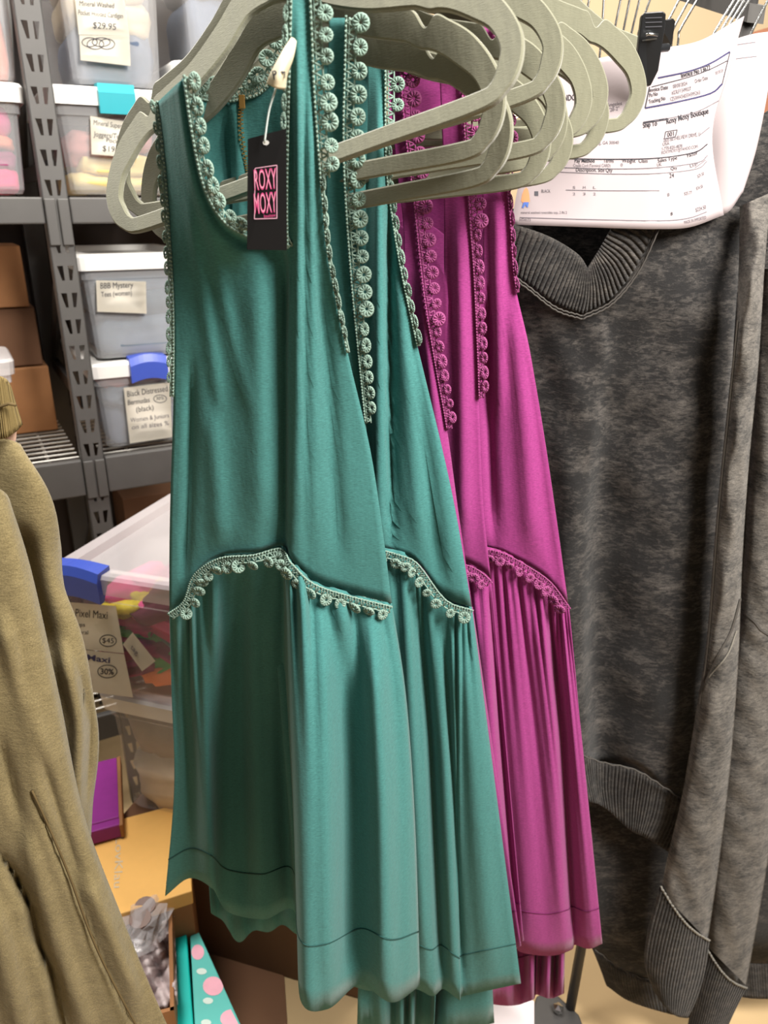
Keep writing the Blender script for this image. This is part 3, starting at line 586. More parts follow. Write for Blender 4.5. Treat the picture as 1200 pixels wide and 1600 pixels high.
# ------------------------------------------------------------------ lace
def rosette_mesh(name, m):
    mb = MB(); R, ns = .0056, 13
    mb.tube([(R*math.cos(a), 0, R*math.sin(a)) for a in np.linspace(0, 2*math.pi, ns, endpoint=False)], .0013, 5, True)
    for k in range(11):
        a = 2*math.pi*k/11+.2; mb.tube([(.0013*math.cos(a), -.0010, .0013*math.sin(a)), (.8*R*math.cos(a), -.0012, .8*R*math.sin(a)), (1.1*R*math.cos(a), -.0003, 1.1*R*math.sin(a))], [.0006, .00105, .0011], 4)
    me = bpy.data.meshes.new(name); me.from_pydata(mb.V, [], mb.F); me.update(); me.materials.append(m); me.polygons.foreach_set('use_smooth', [True]*len(me.polygons)); return me
ROS = {'teal': rosette_mesh('rosette', M['teal_lace']), 'plum': rosette_mesh('rosette', M['plum_lace'])}
def lace(path, side, kind, parent, band=.0075, sp_=.0150, nrm=(0, -1, 0), scale=1., rip=.0008, phase=.4, squash=1., lift=.0016, flop=.3):
    """crochet edging along a 3D path: two cords, cross threads and a row of rosettes on the given side"""
    m = M[kind+'_lace']; P = np.array(path, float); L = np.concatenate([[0], np.cumsum(np.linalg.norm(np.diff(P, axis=0), axis=1))])
    n = max(8, int(L[-1]/.003)); s = np.linspace(0, L[-1], n); P = np.stack([np.interp(s, L, P[:, k]) for k in range(3)], -1)
    T_ = np.gradient(P, axis=0); T_ /= np.linalg.norm(T_, axis=1)[:, None]+1e-9
    nr = np.array(nrm, float); nr /= np.linalg.norm(nr)
    O = np.cross(T_, nr[None])*side; O /= np.linalg.norm(O, axis=1)[:, None]+1e-9; O *= squash; P = P+nr*lift
    band *= scale; mb = MB()
    wob = rip*np.sin(s*900)[:, None]
    mb.tube(P+nr*wob, .0009*scale, 5); mb.tube(P+O*band*.35+nr*wob, .0007*scale, 4); mb.tube(P+O*band+nr*-wob, .0009*scale, 5)
    for i in range(0, n-1):
        a, b = (0, band) if i % 2 else (band, 0); mb.tube([P[i]+O[i]*a, P[i+1]+O[i+1]*b], .0009*scale, 4)
        mb.box(P[i]+nr*.001, (.0016, .0016, .0016))
    t = mb.build('lace_trim', m, parent, True); tag(t, 'scalloped crochet lace edging')
    k = int(L[-1]/(sp_*scale)); off = np.array(t.location)
    for j in range(k):
        i = min(n-1, int((j+phase)*sp_*scale/L[-1]*n)); c = P[i]+O[i]*(band+.0034*scale)+nr*.0008
        ob = bpy.data.objects.new('rosette', ROS[kind]); COL.objects.link(ob); ob.parent = t; ob.location = Vector(c)
        ox = Vector(O[i]).normalized(); oy = -Vector(nr); oz = ox.cross(oy).normalized(); Rm = Matrix((ox, oy, oz)).transposed()
        ob.rotation_euler = (Rm @ Matrix.Rotation(rnd.uniform(-flop, flop), 3, 'X') @ Matrix.Rotation(rnd.uniform(-flop, flop*1.3), 3, 'Z')).to_euler(); f = scale*rnd.uniform(.84, 1.1); ob.scale = (f*squash, f, f)
    return t

# ------------------------------------------------------------------ dresses
FK = 1.4
def half(A, B, Yab, ts, last=None, bow=0.):
    """control rows between edge polylines A and B (px) with depths Yab=(YA[i],YB[i])"""
    C = []
    for i in range(len(A)):
        row = []
        for t in ts:
            row.append((A[i][0]*(1-t)+B[i][0]*t, A[i][1]*(1-t)+B[i][1]*t, Yab[0][i]*(1-t)+Yab[1][i]*t-bow*math.sin(math.pi*t)))
        C.append(row)
    if last is not None:
        for j, (x, y) in enumerate(last): C[-1][j] = (x, y, C[-1][j][2])
    return C
def gathers(g, amp0, amp1, freq, seed, lo=.0):
    """gathered folds below a seam: fine at the top, broad at the hem"""
    rs = np.random.RandomState(seed); r, c = g.shape[:2]; v = np.linspace(0, 1, r)[:, None]; u = np.linspace(0, 1, c)[None]
    uu = u+.012*np.sin(v*3+rs.rand()*6)
    f = np.zeros((r, c))
    for k in range(4):
        fr = freq*(.6+.9*rs.rand()); ph = rs.rand()*6.28
        f += np.sin(uu*fr*6.28+ph)*(.5+.5*rs.rand())
    f2 = np.zeros((r, c))
    for k in range(3):
        fr = freq*(.22+.22*rs.rand()); ph = rs.rand()*6.28; f2 += np.sin(uu*fr*6.28+ph)
    g[..., 2] += amp0*f*np.exp(-v*3.2)*np.clip(v*14, .25, 1)+amp1*f2*v
    return g
def stitch(P, m, parent, row=-5, r=.0007, name='hem_stitch'):
    Q = P[row]+np.array([0, -.0006, 0]); return MB().tube(Q, r, 4).build(name, m, parent, True)

def tank(name, label, kind, L, M1, M2, R, YL, YM, YR, wl, wr, skirt, bf=(), sf=(), gseed=1, gath=(.004, .004, 9), back=None, lace_n=True, lsc=1., YM1=None, nu=5, nv=6, lr=((0, 7, 1),), step=None, top=True):
    t = empty(name, at(R[-1][0], R[-1][1], YM[-1])); tag(t, label, 'dress', None); mt = M[kind]
    tsl = [0, .15, .35, .55, .75, .93, 1]; tsr = [0, .3, .65, 1]
    CL = half(L, M1, (YL, YM1 or YM), tsl, wl); CR = half(M2, R, (YM, YR), tsr, wr)
    if step:
        for row in CL: row[-2] = (row[-2][0], row[-2][1], row[-2][2]+step)
    gL = cgrid(CL, nv, nu); gR = cgrid(CR, nv, nu)
    k0 = 5*nv; gR[k0:, 0] = gL[k0:, -1]
    folds(gL, bf); folds(gR, bf); gR[k0:, 0] = gL[k0:, -1]
    PL, PR = g3(gL), g3(gR)
    gmesh('bodice', [PL, PR], mt, t)
    gs = cgrid(skirt, 9, 9); gathers(gs, *gath, gseed); folds(gs, sf)
    PS = g3(gs); gmesh('skirt', [PS], mt, t); stitch(PS, M[kind+'_thread'], t, -4, .0012)
    if back: 
        gb = np.concatenate([gL[k0-nv:], gR[k0-nv:, 1:]], 1).copy(); gb[..., 2] += back[0]; PB = g3(gb); gmesh('back_bodice', [PB], mt, t)
        gk = cgrid([r_[2:] for r_ in skirt], 6, 8); gk[..., 2] += back[0]; v = np.linspace(0, 1, gk.shape[0])[:, None]; gk[..., 1] += back[1]*v; gk[..., 0] += back[2]*v
        gathers(gk, .004, .012, 16, gseed+9); PK = g3(gk); gmesh('back_skirt', [PK], mt, t); stitch(PK, M[kind+'_thread'], t, -3, .0012)
    # edging
    for i0, i1, sq in lr: lace(PR[int(i0*nv):int(i1*nv)+1, -1], -1, kind, t, lift=.003, squash=sq, scale=lsc)
    if lace_n:
        lace(PL[:k0+1, -1], -1, kind, t, squash=.7, scale=lsc); lace(PR[:k0+1, 0], 1, kind, t, squash=.35, scale=lsc); lace(PL[:6*nv, 0], 1, kind, t, squash=.4, scale=lsc)
    wp = np.concatenate([PL[-1], PR[-1][1:]]); lace(wp[::-1], -1, kind, t, phase=.6, lift=.008, flop=.5)
    return t, PL, PR, PS

# --- front teal dress
LA = [(247, 160), (254, 215), (261, 290), (266, 370), (270, 440), (272, 520), (271, 640), (267, 760), (265, 860), (265, 952)]
M1 = [(289, 120), (301, 205), (320, 292), (350, 345), (392, 371), (450, 388), (453, 560), (454, 700), (454, 790), (454, 872)]
M2 = [(456, -30), (454, 60), (452, 150), (450, 240), (449, 320), (450, 388), (453, 560), (454, 700), (454, 790), (454, 872)]
RA_ = [(484, -30), (488, 60), (492, 150), (499, 250), (506, 330), (514, 405), (543, 550), (578, 700), (598, 830), (612, 942)]
YL = [.675, .672, .67, .67, .672, .677, .69, .706, .72, .735]; YM = [.60, .605, .612, .62, .63, .64, .66, .675, .685, .694]; YR = [.605, .61, .617, .626, .638, .65, .672, .69, .70, .712]
wl = [(265, 954), (290, 934), (306, 893), (345, 867), (398, 862), (440, 852), (454, 872)]; wr = [(454, 872), (490, 906), (548, 926), (612, 942)]
SA = []
colsA = [
    [(265, 954, .735), (268, 1080, .80), (272, 1230, .825), (258, 1400, .83)],
    [(290, 934, .732), (292, 1080, .80), (300, 1230, .825), (296, 1372, .83)],
    [(306, 893, .728), (312, 1080, .785), (322, 1230, .805), (332, 1388, .81)],
    [(345, 867, .722), (348, 1080, .80), (352, 1230, .83), (356, 1424, .83)],
    [(398, 862, .715), (396, 1080, .785), (402, 1230, .81), (412, 1436, .815)],
    [(440, 852, .71), (444, 1080, .79), (452, 1230, .82), (462, 1426, .83)],
    [(454, 872, .694), (458, 1080, .675), (464, 1280, .652), (470, 1562, .635)],
    [(490, 906, .699), (498, 1080, .672), (506, 1280, .65), (512, 1576, .633)],
    [(548, 926, .706), (560, 1080, .695), (566, 1280, .683), (562, 1538, .675)],
    [(580, 936, .709), (594, 1080, .688), (606, 1280, .67), (612, 1566, .655)],
    [(612, 942, .712), (634, 1090, .715), (648, 1290, .71), (656, 1540, .70)]]
skA = [[colsA[c][r] for c in range(len(colsA))] for r in range(4)]
bfA = [([(292, 300), (312, 420), (345, 640)], .003, 7), ([(325, 330), (352, 480), (392, 640)], .0025, 7), ([(466, 20), (467, 300), (466, 860)], .006, 7), ([(482, 100), (486, 420), (492, 860)], .004, 6), ([(500, 420), (515, 600), (530, 880)], -.005, 9), ([(400, 420), (405, 600), (410, 800)], .003, 22), ([(300, 560), (296, 760), (288, 900)], -.006, 7), ([(330, 640), (340, 780), (345, 850)], .004, 14), ([(448, 400), (447, 600), (446, 860)], -.006, 5)]
sfA = [([(500, 960), (506, 1200), (512, 1560)], .010, 16), ([(540, 990), (548, 1200), (545, 1540)], -.012, 15), ([(580, 980), (592, 1250), (600, 1560)], .012, 20), ([(626, 980), (638, 1250), (640, 1540)], .006, 12), ([(330, 920), (325, 1150), (330, 1380)], .012, 14), ([(375, 900), (378, 1150), (384, 1420)], -.014, 16), ([(425, 900), (428, 1150), (436, 1420)], .008, 14)]
tA, PL, PR, PS = tank('tank_dress', 'front teal sleeveless dress with crochet lace and black hang tag', 'teal', LA, M1, M2, RA_, YL, YM, YR, wl, wr, skA, bfA, sfA, 3, (.006, .0015, 13), None, step=.012, lsc=.88, lr=((0, 3.4, 1), (3.4, 6, .25)))
tA['group'] = 'tank dresses on the rail'
# inside back panel of the front dress with zipper
bk = [[(292, 148, .745), (330, 158, .77), (372, 157, .775), (415, 140, .77), (452, 75, .755)], [(290, 230, .765), (330, 240, .785), (376, 245, .787), (415, 240, .785), (458, 220, .765)], [(286, 330, .765), (330, 330, .787), (380, 330, .79), (420, 330, .787), (470, 330, .765)], [(282, 480, .765), (330, 470, .787), (385, 470, .79), (430, 470, .787), (505, 470, .76)], [(280, 900, .79), (340, 900, .80), (400, 900, .80), (480, 900, .79), (560, 900, .77)]]
gB = folds(cgrid(bk, 6, 6), [([(366, 150), (372, 250), (380, 460)], .006, 6), ([(352, 170), (360, 300), (372, 470)], -.004, 7)])
PB = g3(gB); gmesh('back_panel', [PB], M['teal'], tA)
lace(PB[0, ::-1], 1, 'teal', tA, scale=1.1, phase=.3)
gK = cgrid([[(300, 960, .83), (360, 950, .83), (420, 950, .83), (470, 950, .82)], [(318, 1250, .86), (365, 1250, .87), (420, 1250, .87), (466, 1250, .85)], [(330, 1420, .86), (372, 1466, .88), (420, 1450, .88), (468, 1455, .86)]], 10, 14)
v = np.linspace(0, 1, gK.shape[0])[:, None]; u = np.linspace(0, 1, gK.shape[1])[None]; gK[..., 2] += .014*v*np.sin(u*19); gK[..., 1] += 6*v**4*np.cos(u*19)
PK = g3(gK); gmesh('back_skirt', [PK], M['teal'], tA); stitch(PK, M['teal_thread'], tA, -4)
bvz = BVHTree.FromPolygons([tuple(p) for p in PB.reshape(-1, 3)], gfaces(*PB.shape[:2]))
zp_ = cr(np.array([(376, 164), (374, 190), (377, 225), (384, 262), (392, 300)], float), 10); mb = MB()
for i, (x, y) in enumerate(zp_):
    p = onto(x+(1.6 if i % 2 else -1.6), y, bvz, .0022); mb.box(p, (.0026, .0016, .0011))
z = mb.build('zipper', M['brass'], tA); tag(z, 'brass zipper teeth inside the neck')
p = onto(377, 166, bvz, .004)+np.array([0, 0, .004]); MB().box(p, (.0055, .002, .011)).build('zipper_pull', M['brass'], tA, bevel=.0006)

# --- second teal dress, mostly hidden
def mk(R, strapw, xl, YC, dyaw, waist_l, nm, label, kind, skirt, wl, wr, bf=(), sf=(), seed=5, back=None, lr=((0, 7, 1),), nx=None, gath=(.004, .004, 9), lace_n=False):
    ys = [p[1] for p in R]; n = len(R)
    M2 = [(R[i][0]-strapw[i], ys[i]) for i in range(5)]; xm = M2[4][0]
    M2 += [(xm+(R[i][0]-R[5][0])*.25, ys[i]) for i in range(5, n)]
    M1 = [(xl+22, 175), (xl+30, 235), (xl+50, 300), (xl+90, 350), ((xl+90+xm)/2, ys[4]-2)]+M2[5:]
    LL = [(xl, 180), (xl, 240), (xl+2, 310), (xl+4, 380), (xl+4, 460), (xl+4, 540), (xl, 650), (xl-4, 760), (xl-8, 860), waist_l]
    YMm = list(YC) if isinstance(YC, (list, tuple)) else [YC]*n; YL = [max(y+dyaw, .815) for y in YMm]; YR = [y-.004 for y in YMm]
    t, PL, PR, PS = tank(nm, label, kind, LL, M1, M2, R, YL, YMm, YR, wl, wr, skirt, bf, sf, seed, gath, back, lace_n, YM1=YL[:5]+YMm[5:], nu=4, nv=6, lr=lr)
    t['group'] = 'tank dresses on the rail'
    return t, PL, PR, PS
def skirt_rows(top, bot, Y, mids=((.33, 0), (.68, 0)), flare=.0):
    rows = []
    for f in (0, .33, .68, 1):
        rows.append([(a[0]*(1-f)+b[0]*f, a[1]*(1-f)+b[1]*f, Y+(a[2] if len(a) > 2 else 0)*(1-f)+(b[2] if len(b) > 2 else 0)*f) for a, b in zip(top, bot)])
    return rows
RB_ = [(541, 28), (539, 110), (537, 190), (538, 270), (544, 370), (551, 460), (561, 560), (571, 660), (586, 800), (600, 935)]
wlB = [(345, 905), (370, 890), (405, 880), (440, 875), (475, 880), (500, 885), (520, 890)]; wrB = [(520, 890), (545, 905), (575, 920), (600, 935)]
skB = skirt_rows([(475, 880), (500, 885), (530, 895), (560, 912), (600, 935)], [(500, 1500), (525, 1530), (550, 1540), (590, 1548), (642, 1530)], .752)
mk(RB_, [26, 27, 27, 28, 34, 40, 40, 40, 40, 40], 330, [.66, .668, .675, .684, .695, .706, .72, .733, .745, .752], .03, (345, 905), 'tank_dress', 'second teal lace dress, showing only its strap and scalloped armhole', 'teal', skB, wlB, wrB, seed=11, lr=((0, 5.5, 1), (5.5, 7, .7)))
# --- third teal dress
RC_ = [(601, 60), (602, 120), (602, 190), (604, 270), (614, 350), (628, 430), (652, 540), (686, 680), (712, 800), (737, 948)]
wlC = [(420, 890), (450, 875), (490, 862), (530, 855), (570, 852), (600, 856), (622, 862)]; wrC = [(622, 862), (652, 876), (695, 932), (737, 948)]
skC = skirt_rows([(420, 890), (500, 860), (575, 852), (600, 856), (640, 866), (660, 890), (700, 935), (722, 944), (737, 948)],
                 [(470, 1480, .02), (540, 1520, .01), (600, 1540), (650, 1545), (676, 1556), (693, 1545, .01), (718, 1562), (724, 1556, .01), (814, 1536, .002)], .772)
sfC = [([(628, 890), (640, 1100), (665, 1540)], .008, 12), ([(650, 900), (672, 1150), (690, 1545)], -.009, 8), ([(680, 950), (695, 1200), (708, 1555)], .006, 9), ([(690, 960), (710, 1250), (723, 1555)], -.008, 5), ([(720, 980), (742, 1200), (768, 1540)], .010, 20)]
bfC = [([(592, 120), (592, 400), (594, 850)], .010, 10), ([(608, 300), (609, 500), (613, 850)], -.010, 6), ([(622, 420), (640, 600), (655, 850)], .006, 12), ([(636, 480), (660, 640), (690, 900)], -.005, 10), ([(650, 560), (680, 740), (712, 920)], .004, 10)]
tC, PLc, PRc, PSc = mk(RC_, [27, 27, 27, 32, 42, 56, 60, 70, 80, 90], 380, .772, .05, (420, 890), 'tank_dress', 'third teal lace dress, widest teal skirt at right beside magenta', 'teal', skC, wlC, wrC, bfC, sfC, 14, back=(.045, 62, -42), lr=((0, 2.3, 1), (2.3, 6, .35)), gath=(.004, .002, 12))
# --- magenta dresses
RD_ = [(622, 60), (626, 130), (632, 200), (642, 280), (651, 360), (662, 460), (680, 570), (698, 670), (716, 800), (738, 945)]
wlD = [(480, 930), (510, 915), (550, 905), (590, 905), (630, 912), (660, 920), (690, 930)]; wrD = [(690, 930), (708, 934), (724, 940), (738, 948)]
skD = skirt_rows([(480, 930), (560, 905), (640, 915), (690, 930), (716, 938), (738, 948)], [(560, 1450, .02), (640, 1470), (710, 1490), (760, 1492), (790, 1490), (814, 1478)], .815)
mk(RD_, [14, 16, 18, 20, 20, 26, 30, 34, 40, 48], 420, [.79, .79, .792, .795, .798, .802, .806, .81, .813, .815], .04, (480, 930), 'tank_dress', 'first magenta lace dress, thin lit strip against the teal skirts', 'plum', skD, wlD, wrD, [([(655, 420), (680, 640), (712, 900)], .006, 9)], [([(735, 970), (760, 1200), (790, 1480)], .008, 12)], 21, lr=((0, 5.5, 1), (5.5, 7, .7)))
RE_ = [(716, 55), (720, 120), (724, 190), (729, 270), (734, 350), (740, 430), (746, 560), (750, 680), (755, 790), (767, 905)]
wlE = [(560, 890), (590, 880), (620, 875), (650, 872), (680, 872), (700, 874), (720, 876)]; wrE = [(720, 876), (738, 882), (754, 892), (767, 905)]
skE = skirt_rows([(560, 890), (640, 873), (700, 874), (735, 882), (767, 905)], [(640, 1440), (700, 1460), (750, 1470), (790, 1475), (818, 1470)], .828)
mk(RE_, [32, 33, 34, 36, 40, 44, 46, 46, 46, 48], 455, [.805, .806, .808, .81, .813, .816, .82, .823, .826, .828], .04, (560, 890), 'tank_dress', 'second magenta lace dress, narrow band between its two magenta neighbours', 'plum', skE, wlE, wrE, [([(716, 300), (722, 560), (726, 860)], .008, 12)], [([(752, 920), (770, 1150), (795, 1450)], .008, 10), ([(766, 930), (782, 1150), (806, 1450)], -.010, 6)], 25, lr=((0, 4.2, 1), (4.2, 6.5, .6)))
RF_ = [(770, 40), (776, 110), (783, 190), (790, 270), (797, 350), (804, 440), (828, 550), (850, 680), (870, 815), (888, 945)]
wlF = [(600, 880), (640, 868), (680, 860), (715, 856), (745, 854), (770, 856), (790, 862)]; wrF = [(790, 862), (822, 880), (858, 905), (888, 945)]
skF = skirt_rows([(600, 880), (680, 860), (745, 854), (775, 858), (800, 868), (830, 886), (856, 905), (873, 924), (888, 945)],
                 [(690, 1440, .01), (760, 1465), (800, 1476), (816, 1488), (860, 1493), (892, 1484), (898, 1476, .012), (920, 1482), (941, 1474)], .843)
bfF = [([(775, 280), (778, 440), (782, 640)], .006, 9), ([(760, 450), (764, 640), (772, 840)], -.008, 8), ([(800, 470), (818, 640), (832, 860)], .006, 14), ([(820, 540), (846, 720), (868, 900)], -.003, 9)]
sfF = [([(800, 890), (812, 1100), (830, 1480)], .004, 14), ([(838, 910), (862, 1150), (880, 1480)], .009, 16), ([(856, 930), (880, 1150), (896, 1480)], -.012, 8), ([(880, 960), (902, 1200), (925, 1480)], .006, 14)]
tF, PLf, PRf, PSf = mk(RF_, [36, 36, 36, 38, 42, 48, 50, 52, 60, 70], 490, [.825, .826, .828, .83, .832, .835, .838, .84, .842, .843], .04, (600, 880), 'tank_dress', 'third magenta lace dress, broadest magenta skirt beside the charcoal sweatshirt', 'plum', skF, wlF, wrF, bfF, sfF, 31, back=(.04, 78, -60), lr=((0, 3.3, .8), (3.3, 5.2, .25)), gath=(.004, .002, 12))

def high_back(t, kind, xs, ytop, Y, ybot=760):
    rows = [[(x, y0+(ybot-y0)*f, Y+.006*math.sin(i*2.1)) for i, (x, y0) in enumerate(zip(xs, ytop))] for f in (0, .33, .66, 1)]
    P = g3(cgrid(rows, 5, 6)); gmesh('back_panel', [P], M[kind], t); lace(P[0, ::-1], 1, kind, t)
high_back(tC, 'teal', (468, 500, 535, 570, 604), (70, 85, 95, 90, 75), .80)
high_back(tF, 'plum', (606, 640, 680, 720, 772), (70, 95, 108, 100, 60), .885)
# ------------------------------------------------------------------ hang tag and size clip
t = empty('hang_tag', at(418, 300, .604)); tag(t, 'black hang tag with pink lettering on the front teal dress', 'hang tag')
q = [(387, 217, .606), (447, 201, .598), (448, 391, .606), (386, 390, .612)]
V = [at(*k) for k in q]; mb = MB(); bk_ = [v+np.array([0, .0008, 0]) for v in V]; mb.hexa([V[3], V[2], bk_[2], bk_[3], V[0], V[1], bk_[1], bk_[0]]); cdo = mb.build('tag_card', M['black'], t); bv = bvh_of(cdo)
text_on('ROXY', [(398, 297), (433, 294)], 32, bv, M['pink'], t, .0005, .012); text_on('MOXY', [(398, 334), (433, 331)], 32, bv, M['pink'], t, .0005, .012)
text_on('ROXY', [(399, 296), (432, 293)], 30, bv, M['palepink'], t, .0009, -.022, name='lettering_highlight'); text_on('MOXY', [(399, 333), (432, 330)], 30, bv, M['palepink'], t, .0009, -.022, name='lettering_highlight')
text_on('boutique', [(413, 340), (431, 338)], 5, bv, M['pink'], t)
for a, b in (((399, 263), (433, 258)), ((433, 258), (433, 341)), ((433, 341), (398, 342)), ((398, 342), (399, 263))): line_on([a, b], 1.2, bv, M['palepink'], t, name='printed_frame')
poly_on([(416+5*math.cos(a), 223+4*math.sin(a)) for a in np.linspace(0, 6.28, 12, endpoint=False)], bv, M['white'], t, name='punch_hole')
MB().tube(cr([at(413, 224, .599), at(420, 175, .598), at(431, 138, .598)], 6), .0007, 5).build('nylon_loop', M['string'], t, True)
t = empty('size_clip', at(438, 100, .598)); tag(t, 'cream plastic size clip at the dress neckline above the black tag', 'size tag')
C = [[(455, 60, .602), (459, 62, .602), (462, 66, .602)], [(440, 85, .594), (449, 88, .591), (456, 92, .598)], [(424, 115, .590), (437, 117, .586), (447, 118, .598)], [(418, 130, .592), (431, 137, .588), (444, 139, .600)]]
P = g3(cgrid(C, 6, 6)); cl = gmesh('clip_body', [P], M['cream'], t, .0022); bv = bvh_of(cl)
text_on('P', [(430, 125), (436, 122)], 11, bv, M['ink'], t, .0018, .02); text_on('7', [(440, 121), (444, 119)], 9, bv, M['ink'], t, .0018, .02)

# ------------------------------------------------------------------ charcoal sweatshirts, behind the velvet hangers
YS = .075
def ribs(name, C, nv, nu, m, parent, n=60, amp=.0012, along='u', thick=.002):
    g = cgrid(C, nv, nu); r, c = g.shape[:2]; u = np.linspace(0, 1, c)[None]*np.ones((r, 1)); g[..., 2] += amp*np.sin(u*n*2*math.pi); P = g3(g); gmesh(name, [P], m, parent, thick); return P
def cols2rows(cols): return [[cols[c][r] for c in range(len(cols))] for r in range(len(cols[0]))]
Y1 = .872
tS = empty('sweatshirt', at(1000, 1300, Y1)); tag(tS, 'charcoal acid-wash sweatshirt with ribbed V neck under the invoices', 'sweatshirt', 'charcoal sweatshirts')
body = cols2rows([
    [(770, 150, .90), (770, 400, .90), (780, 700, .90), (800, 1000, .90), (820, 1180, .90)],
    [(850, 140, .885), (840, 400, .885), (845, 700, .89), (860, 1000, .895), (880, 1172, .895)],
    [(905, 300, Y1), (908, 510, Y1), (888, 720, .865), (884, 1000, .862), (898, 1176, .862)],
    [(935, 300, Y1), (940, 520, Y1), (915, 740, .868), (908, 1000, .868), (916, 1184, .868)],
    [(950, 290, Y1), (962, 540, .876), (946, 740, .895), (936, 1000, .905), (940, 1192, .905)],
    [(1010, 250, Y1), (1012, 500, Y1), (1004, 740, .878), (996, 1000, .882), (992, 1200, .882)],
    [(1080, 300, .90), (1076, 480, .87), (1066, 740, .87), (1052, 1000, .87), (1036, 1228, .87)],
    [(1160, 325, .92), (1150, 480, .885), (1132, 740, .885), (1112, 1000, .885), (1088, 1262, .885)]])
g = cgrid(body, 12, 8); r, c = g.shape[:2]
uu = np.linspace(0, 1, c)[None]; vv = np.linspace(0, 1, r)[:, None]; g[..., 2] += .0025*np.sin(vv*22+uu*9)*np.sin(uu*17+vv*5)+.002*np.sin(vv*41-uu*14)
# V neck opening: drop the faces inside the collar
P = g3(g); V = P.reshape(-1, 3); F = []
def in_v(x, y): return y < 470 and abs(x-908) < (470-y)*.72
gg = g.reshape(-1, 3)
for f in gfaces(r, c):
    x = sum(gg[i][0] for i in f)/4; y = sum(gg[i][1] for i in f)/4
    if not in_v(x, y): F.append(f)
o = mesh('body', V, F, M['coal'], tS, True); md = o.modifiers.new('thickness', 'SOLIDIFY'); md.thickness = .002
ribs('collar', [[(768, 340, .872), (850, 366, .866), (900, 395, .862), (918, 420, .861)], [(770, 372, .872), (830, 410, .865), (880, 445, .861), (916, 462, .860)], [(775, 410, .874), (820, 440, .868), (868, 474, .864), (910, 490, .863)]], 5, 60, M['coalrib'], tS, 24, .0016)
ribs('collar', [[(918, 420, .861), (930, 400, .862), (946, 372, .864), (975, 320, .866)], [(916, 462, .860), (945, 430, .861), (975, 390, .863), (1010, 330, .866)], [(910, 490, .863), (955, 465, .864), (995, 415, .866), (1030, 345, .868)]], 5, 60, M['coalrib'], tS, 20, .0016)
sm = []
for pts in ([(775, 412), (822, 445), (868, 480), (910, 494)], [(910, 494), (957, 470), (998, 420), (1032, 348)]):
    for off in (0, 5): MB().tube([at(x, y+off+.8*math.sin(i*2.2), .860-.0004*off) for i, (x, y) in enumerate(cr(np.array(pts, float), 14))], .0011, 4).build('collar_stitch', M['coalthread'], tS, True)
# inside back of neck
gmesh('inner_back', [g3(cgrid([[(790, 330, .91), (910, 330, .92), (1010, 330, .91)], [(800, 430, .91), (910, 430, .92), (1000, 430, .91)], [(830, 560, .91), (910, 560, .92), (980, 560, .91)]], 4, 4))], M['coal'], tS)
ribs('hem_rib', [[(820, 1178, .90), (898, 1174, .862), (940, 1190, .892), (992, 1202, .880), (1036, 1228, .868), (1088, 1262, .884)], [(816, 1205, .90), (905, 1215, .866), (940, 1228, .888), (986, 1250, .878), (1026, 1275, .868), (1070, 1300, .884)], [(812, 1230, .90), (912, 1250, .87), (945, 1262, .885), (984, 1296, .876), (1012, 1310, .87), (1052, 1336, .884)]], 5, 34, M['coalrib'], tS, 46, .0014)
MB().tube([at(x, y+1.2*math.sin(i*1.7), .859+.0*i) for i, (x, y) in enumerate(cr(np.array([(898, 1176), (940, 1191), (992, 1203), (1036, 1229), (1085, 1262)], float), 9))], .0013, 4).build('hem_stitch', M['coalthread'], tS, True)
def sleeve(name, Lp, Rp, Y, dep, m, parent, seed=0, wr=.003):
    """flattened sleeve tube between two edge polylines"""
    n = len(Lp); k = 9; C = []
    for i in range(n):
        row = []
        for j in range(k):
            t = j/(k-1); row.append((Lp[i][0]*(1-t)+Rp[i][0]*t, Lp[i][1]*(1-t)+Rp[i][1]*t, (Y if np.isscalar(Y) else Y[i])-dep*math.sin(math.pi*t)**.7))
        C.append(row)
    g = cgrid(C, 10, 5); r, c = g.shape[:2]; u = np.linspace(0, 1, c)[None]; v = np.linspace(0, 1, r)[:, None]; rs = np.random.RandomState(seed)
    g[..., 2] += wr*np.sin(v*38+u*5+rs.rand()*6)*np.sin(math.pi*u)*.6+wr*.7*np.sin(v*71-u*9)*np.sin(math.pi*u)
    gb = g.copy(); gb[..., 2] += 2*dep*np.sin(math.pi*u)**.7*.6
    return gmesh(name, [g3(g), g3(gb)], m, parent, 0), g
S1L = [(1156, 322), (1152, 480), (1136, 640), (1120, 800), (1104, 1000), (1086, 1120), (1066, 1240), (1045, 1330), (1032, 1392)]
S1R = [(1206, 300), (1196, 400), (1186, 560), (1170, 730), (1160, 880), (1154, 1030), (1142, 1190), (1126, 1330), (1106, 1470)]
o, gS = sleeve('sleeve', S1L, S1R, [.90]+[.842]*8, .022, M['coal2'], tS, 3)
bvs = bvh_of(o)
line_on([(1156, 935), (1142, 985), (1120, 1028), (1100, 1072), (1092, 1088)], 3.2, bvs, M['coalthread'], tS, .0012, 'sleeve_seam', 8)
line_on([(1150, 985), (1136, 1022), (1108, 1058)], 2.2, bvs, M['thread'], tS, .0012, 'sleeve_seam', 8)
line_on([(1154, 500), (1139, 650), (1124, 800), (1108, 1000), (1094, 1100)], 2.0, bvs, M['thread'], tS, .0008, 'sleeve_seam', 10)
